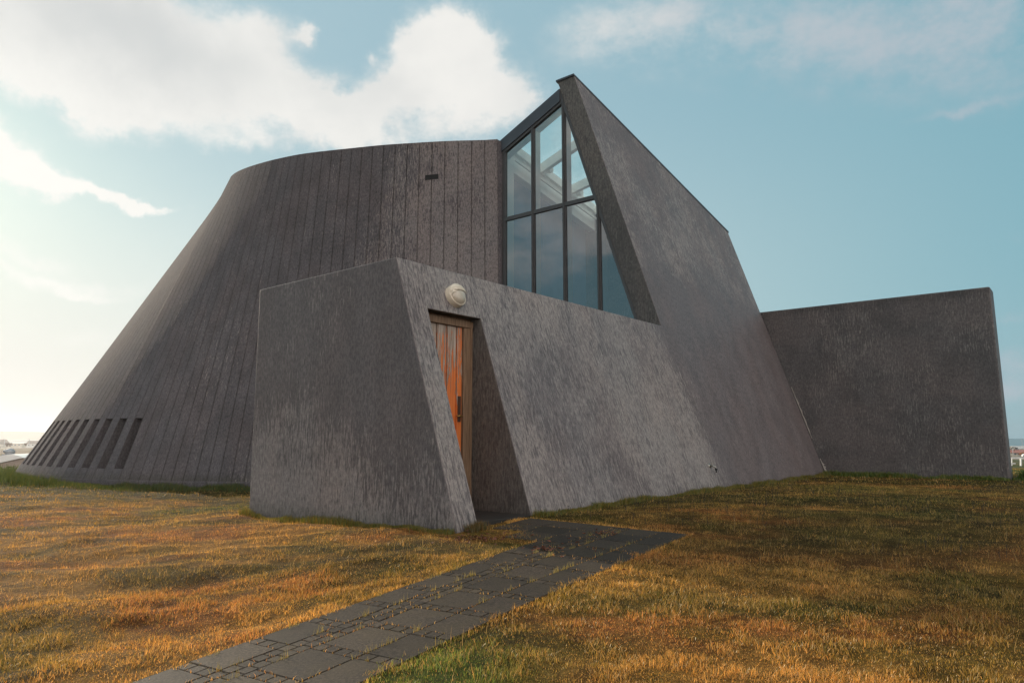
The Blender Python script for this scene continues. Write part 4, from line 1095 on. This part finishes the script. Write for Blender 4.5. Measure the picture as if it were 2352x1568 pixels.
def lamp(px, ybase, ytop, dist, label, group=None, arm=1):
    a = sight(px, ybase, dist); b_ = sight(px, ytop, dist); r = empty('street_lamp', a); tag(r, label, 'street lamp', group); h = b_[2]-a[2]
    w = dist*.00035
    mb = MB(); mb.tube([(0, 0, 0), (0, 0, h)], [w*1.2, w*.8], 6); mb.build('pole', M_galv, r)
    mb = MB(); mb.tube([(0, 0, h), (-arm*h*.04, 0, h*1.02), (-arm*h*.16, 0, h*1.03)], [w*.8, w*.7, w*.7], 6); mb.box((-arm*h*.19, 0, h*1.03), (h*.10, w*2.5, w*2)); mb.build('lamp_head', M_galv, r)
lamp(16, 1784, 1756, 930, 'thin street lamp above the brown gabled house at far left'); lamp(116, 1784, 1756, 930, 'thin street lamp between the flat house and the white house')
def bare_bush(px, yb, yt, dist, label, mat=M_twig, wd=1., name='bare_shrub', n=60, group=None, cat='shrub'):
    a = sight(px, yb, dist); h = sight(px, yt, dist)[2]-a[2]; r = empty(name, a); tag(r, label, cat, group); mb = MB(); th = dist*.00012
    for q in range(n):
        t = random.uniform(-1, 1)*wd; b1_ = (t*h*.12, random.uniform(-.1, .1)*h, 0); tx = t*h*.5+random.gauss(0, .08)*h; l_h = h*random.uniform(.6, 1)
        m1_ = ((b1_[0]+tx)/2+random.gauss(0, .03)*h, 0, l_h*.55); mb.tube([b1_, m1_, (tx, random.uniform(-.2, .2)*h, l_h)], [th*2, th*1.3, th*.6], 4, cap=False)
    mb.build('branch', mat, r); return r, h
bare_bush(28, 1785, 1768, 480, 'bare shrub just right of the brown gabled house', group='bare shrubs on the ridge'); bare_bush(40, 1785, 1769, 485, 'bare shrub just left of the long flat house', group='bare shrubs on the ridge'); bare_bush(103, 1783, 1770, 490, 'bare shrub just left of the white house', group='bare shrubs on the ridge')
# low building with the white arched roof, in the dip behind the mound
p0 = np.array(sight(40, 1850, 95)); BL = empty('arched_building', tuple(p0)); tag(BL, 'low concrete building with white arched roof behind the grassy mound', 'building')
def rel95(x, y, d=95): return np.array(sight(x, y, d))-p0
xs_ = np.linspace(-90, 94, 26)
def ytop(x): return 1817+.0045*(x-38)**2 if x < 38 else 1817+.0043*(x-38)**2
def ylow(x): return 1850-.222*x if x > 0 else 1850-.1*x
mb = MB(); wl = MB(); back_ = np.array([-3, 9., 0])
for q in range(25):
    a, b_ = xs_[q], xs_[q+1]; yl = [max(ylow(t_), ytop(t_)+.6) for t_ in (a, b_)]
    A0, B0, A1, B1 = rel95(a, yl[0]), rel95(b_, yl[1]), rel95(a, ytop(a)), rel95(b_, ytop(b_))
    mb.hexa([A0, B0, B0+back_, A0+back_, A1, B1, B1+back_, A1+back_])
    f_ = np.array([0, .25, 0]); dn = np.array([0, 0, 1.])
    wl.hexa([A0*[1, 1, 0]+f_-3*dn, B0*[1, 1, 0]+f_-3*dn, B0*[1, 1, 0]+back_-3*dn, A0*[1, 1, 0]+back_-3*dn, A0+f_-.02*dn, B0+f_-.02*dn, B0+back_-.02*dn, A0+back_-.02*dn])
mb.build('roof', plain('white arched roof', (.80, .78, .74), .45, 0, .4, .04, .5), BL)
wl.build('wall', plain('pale brown wall', (.33, .26, .21), .8), BL)
p = sight(39, 1820, 125); VT = empty('roof_vent', p); tag(VT, 'grey domed metal roof vent sticking up behind the white arched roof', 'vent')
rr = .72
mb = MB(); mb.tube([(0, 0, -2.), (0, 0, .52)], [rr, rr], 20); mb.build('duct', M_galv, VT)
mb = MB(); mb.tube([(0, 0, .50), (0, 0, .62), (0, 0, .86), (0, 0, 1.06), (0, 0, 1.18), (0, 0, 1.22)], [rr*1.1, rr*1.08, rr*.95, rr*.7, rr*.35, .03], 20); mb.tube([(-.55, -.2, .72), (-.92, -.25, .72)], [.30, .28], 12); mb.build('cowl', M_galv, VT, smooth=True)
p = sight(76, 1820, 130); bx = MB(); bx.box((p[0], 130, p[2]-1.25), (4.2, 3, 2.9)); o = bx.build('roof_box', plain('grey sheet metal box', (.34, .35, .36), .6)); tag(o, 'long grey rooftop plant box right of the domed vent', 'plant box')
# right: white rail fence, hedge, house with red roof, long pale building, shrubs, car
FD = 118
def fpt(px, y, d=FD): return sight(px, y, d)
fn = empty('rail_fence', fpt(4083, 1853)); tag(fn, 'white rail fence below the lawn at the right edge', 'fence')
f0 = np.array(fpt(4083, 1853))
a = np.array(fpt(4030, 1830))-f0; b_ = np.array(fpt(4300, 1830))-f0; mb = MB(); mb.bar(a, b_, .10, .16); mb.build('rail', M_fence, fn)
for px in (4047, 4083, 4119, 4155):
    a = np.array(fpt(px, 1856))-f0; b_ = np.array(fpt(px, 1830))-f0; mb = MB(); th = .2 if px != 4047 else .09; mb.bar(a-np.array([0, 0, .3]), b_, th, th, up=(0, 1, 0)); mb.build('post', M_fence, fn)
a = np.array(fpt(4030, 1853))-f0; b_ = np.array(fpt(4062, 1853))-f0; mb = MB(); mb.bar(a, b_, .12, .14); mb.build('rail', M_fence, fn)
def blobhedge(name, label, cat, x0, x1, yb, yt, dist, mat, n=600, group=None, top_round=0.):
    a = np.array(sight(x0, yb, dist)); b_ = np.array(sight(x1, yb, dist)); h = sight(x0, yt, dist)[2]-a[2]; r = empty(name, tuple((a+b_)/2)); tag(r, label, cat, group); c0 = (a+b_)/2
    mb = MB()
    for q in range(n):
        t = random.random(); p = a+(b_-a)*t-c0; hh = h*(1-top_round*abs(2*t-1)**2)*random.uniform(0, 1)**.7; s = h*random.uniform(.06, .14)
        c = Vector((p[0]+random.gauss(0, .1)*h, random.uniform(-.5, .5)*h, hh)); d1 = Vector((random.gauss(0, 1), random.gauss(0, 1), random.gauss(0, 1))).normalized()*s; d2 = d1.orthogonal().normalized()*s*.8
        mb.add([tuple(c-d1), tuple(c+d2), tuple(c+d1), tuple(c-d2)], [(0, 1, 2, 3)])
    mb.build('foliage', mat, r)
    for q in range(4):
        mb = MB(); t = random.random(); p = a+(b_-a)*t-c0; mb.tube([(p[0], 0, -.5), (p[0]+random.gauss(0, .05)*h, 0, h*.6)], [h*.03, h*.012], 5)
        mb.build('stem', M_twig, r)
blobhedge('hedge', 'low dark hedge running behind the white rail fence', 'hedge', 4040, 4200, 1830, 1823, 200, M_hedge, 900)
blobhedge('thicket', 'dark brown thicket left of the long pale building, by the sea', 'thicket', 4035, 4072, 1800, 1787, 520, plain('brown thicket', (.07, .045, .035), .9, 0, .2, .5, .3), 500, None, .3)
hs_('low cream house with red roof at the right edge, sea behind', 4079, 1822, 560, 17, 10, 2.6, 1.9, -.2, M_wallc, M_redroof, [(-5.2, 1.5, 1.6, 1.3, 'f'), (-2.2, 1.5, 3.0, 1.3, 'f')], None, over=.8)
p = sight(4100, 1808, 720)
house('long_building', 'long pale building with low gable behind the red roofed house', p[0]+3, 720, p[2], 30, 14, 3.6, 2.4, -.1, M_wallw, plain('pale roof', (.45, .43, .40), .7), [])['category'] = 'building'
blobhedge('shrub', 'rust orange shrub in front of the red roofed house', 'shrub', 4079, 4112, 1822, 1807, 500, M_rustleaf, 500, None, .5)
lamp(4090, 1785, 1756, 900, 'street lamp standing against the sea, above the pale building', arm=-1)
lamp(4053, 1824, 1798, 450, 'short lamp post in front of the cream house wall', arm=0.)
p = sight(4101, 1826, 480); CR = empty('parked_van', p); tag(CR, 'white van roof just visible below the orange shrub', 'van')
mb = MB(); mb.hexa([(-2.2, -.9, .3), (2.2, -.9, .3), (2.2, .9, .3), (-2.2, .9, .3), (-1.9, -.8, 1.3), (2.1, -.8, 1.3), (2.1, .8, 1.3), (-1.9, .8, 1.3)]); mb.hexa([(-1.6, -.8, 1.3), (2.1, -.8, 1.3), (2.1, .8, 1.3), (-1.6, .8, 1.3), (-1.0, -.7, 1.95), (2.0, -.7, 1.95), (2.0, .7, 1.95), (-1.0, .7, 1.95)])
mb.build('body', M_fence, CR, bevel=.08)
for wx in (-1.3, 1.3):
    mb = MB(); mb.tube([(wx, -.95, .35), (wx, -.7, .35)], [.35, .35], 14); mb.build('wheel', M_black, CR)
mb = MB(); mb.box((.3, -.83, 1.55), (2.2, .05, .4)); mb.build('side_window', M_wing_, CR)

# ------------------------------------------------------------------ haze
mb = MB(); mb.box((0, 900, 2), (2600, 2300, 60)); m = bpy.data.materials.new('sea air'); m.use_nodes = True
ht = NT(m.node_tree); ht.n.clear(); ho_ = ht.new('ShaderNodeOutputMaterial'); pv_ = ht.new('ShaderNodeVolumePrincipled'); ht.l.new(pv_.outputs[0], ho_.inputs['Volume'])
pv_.inputs['Color'].default_value = rgb(.93, .95, 1); pv_.inputs['Density'].default_value = .00020; pv_.inputs['Anisotropy'].default_value = .6
o = mb.build('haze', m); tag(o, kind='stuff')
scn.cycles.volume_bounces = 0
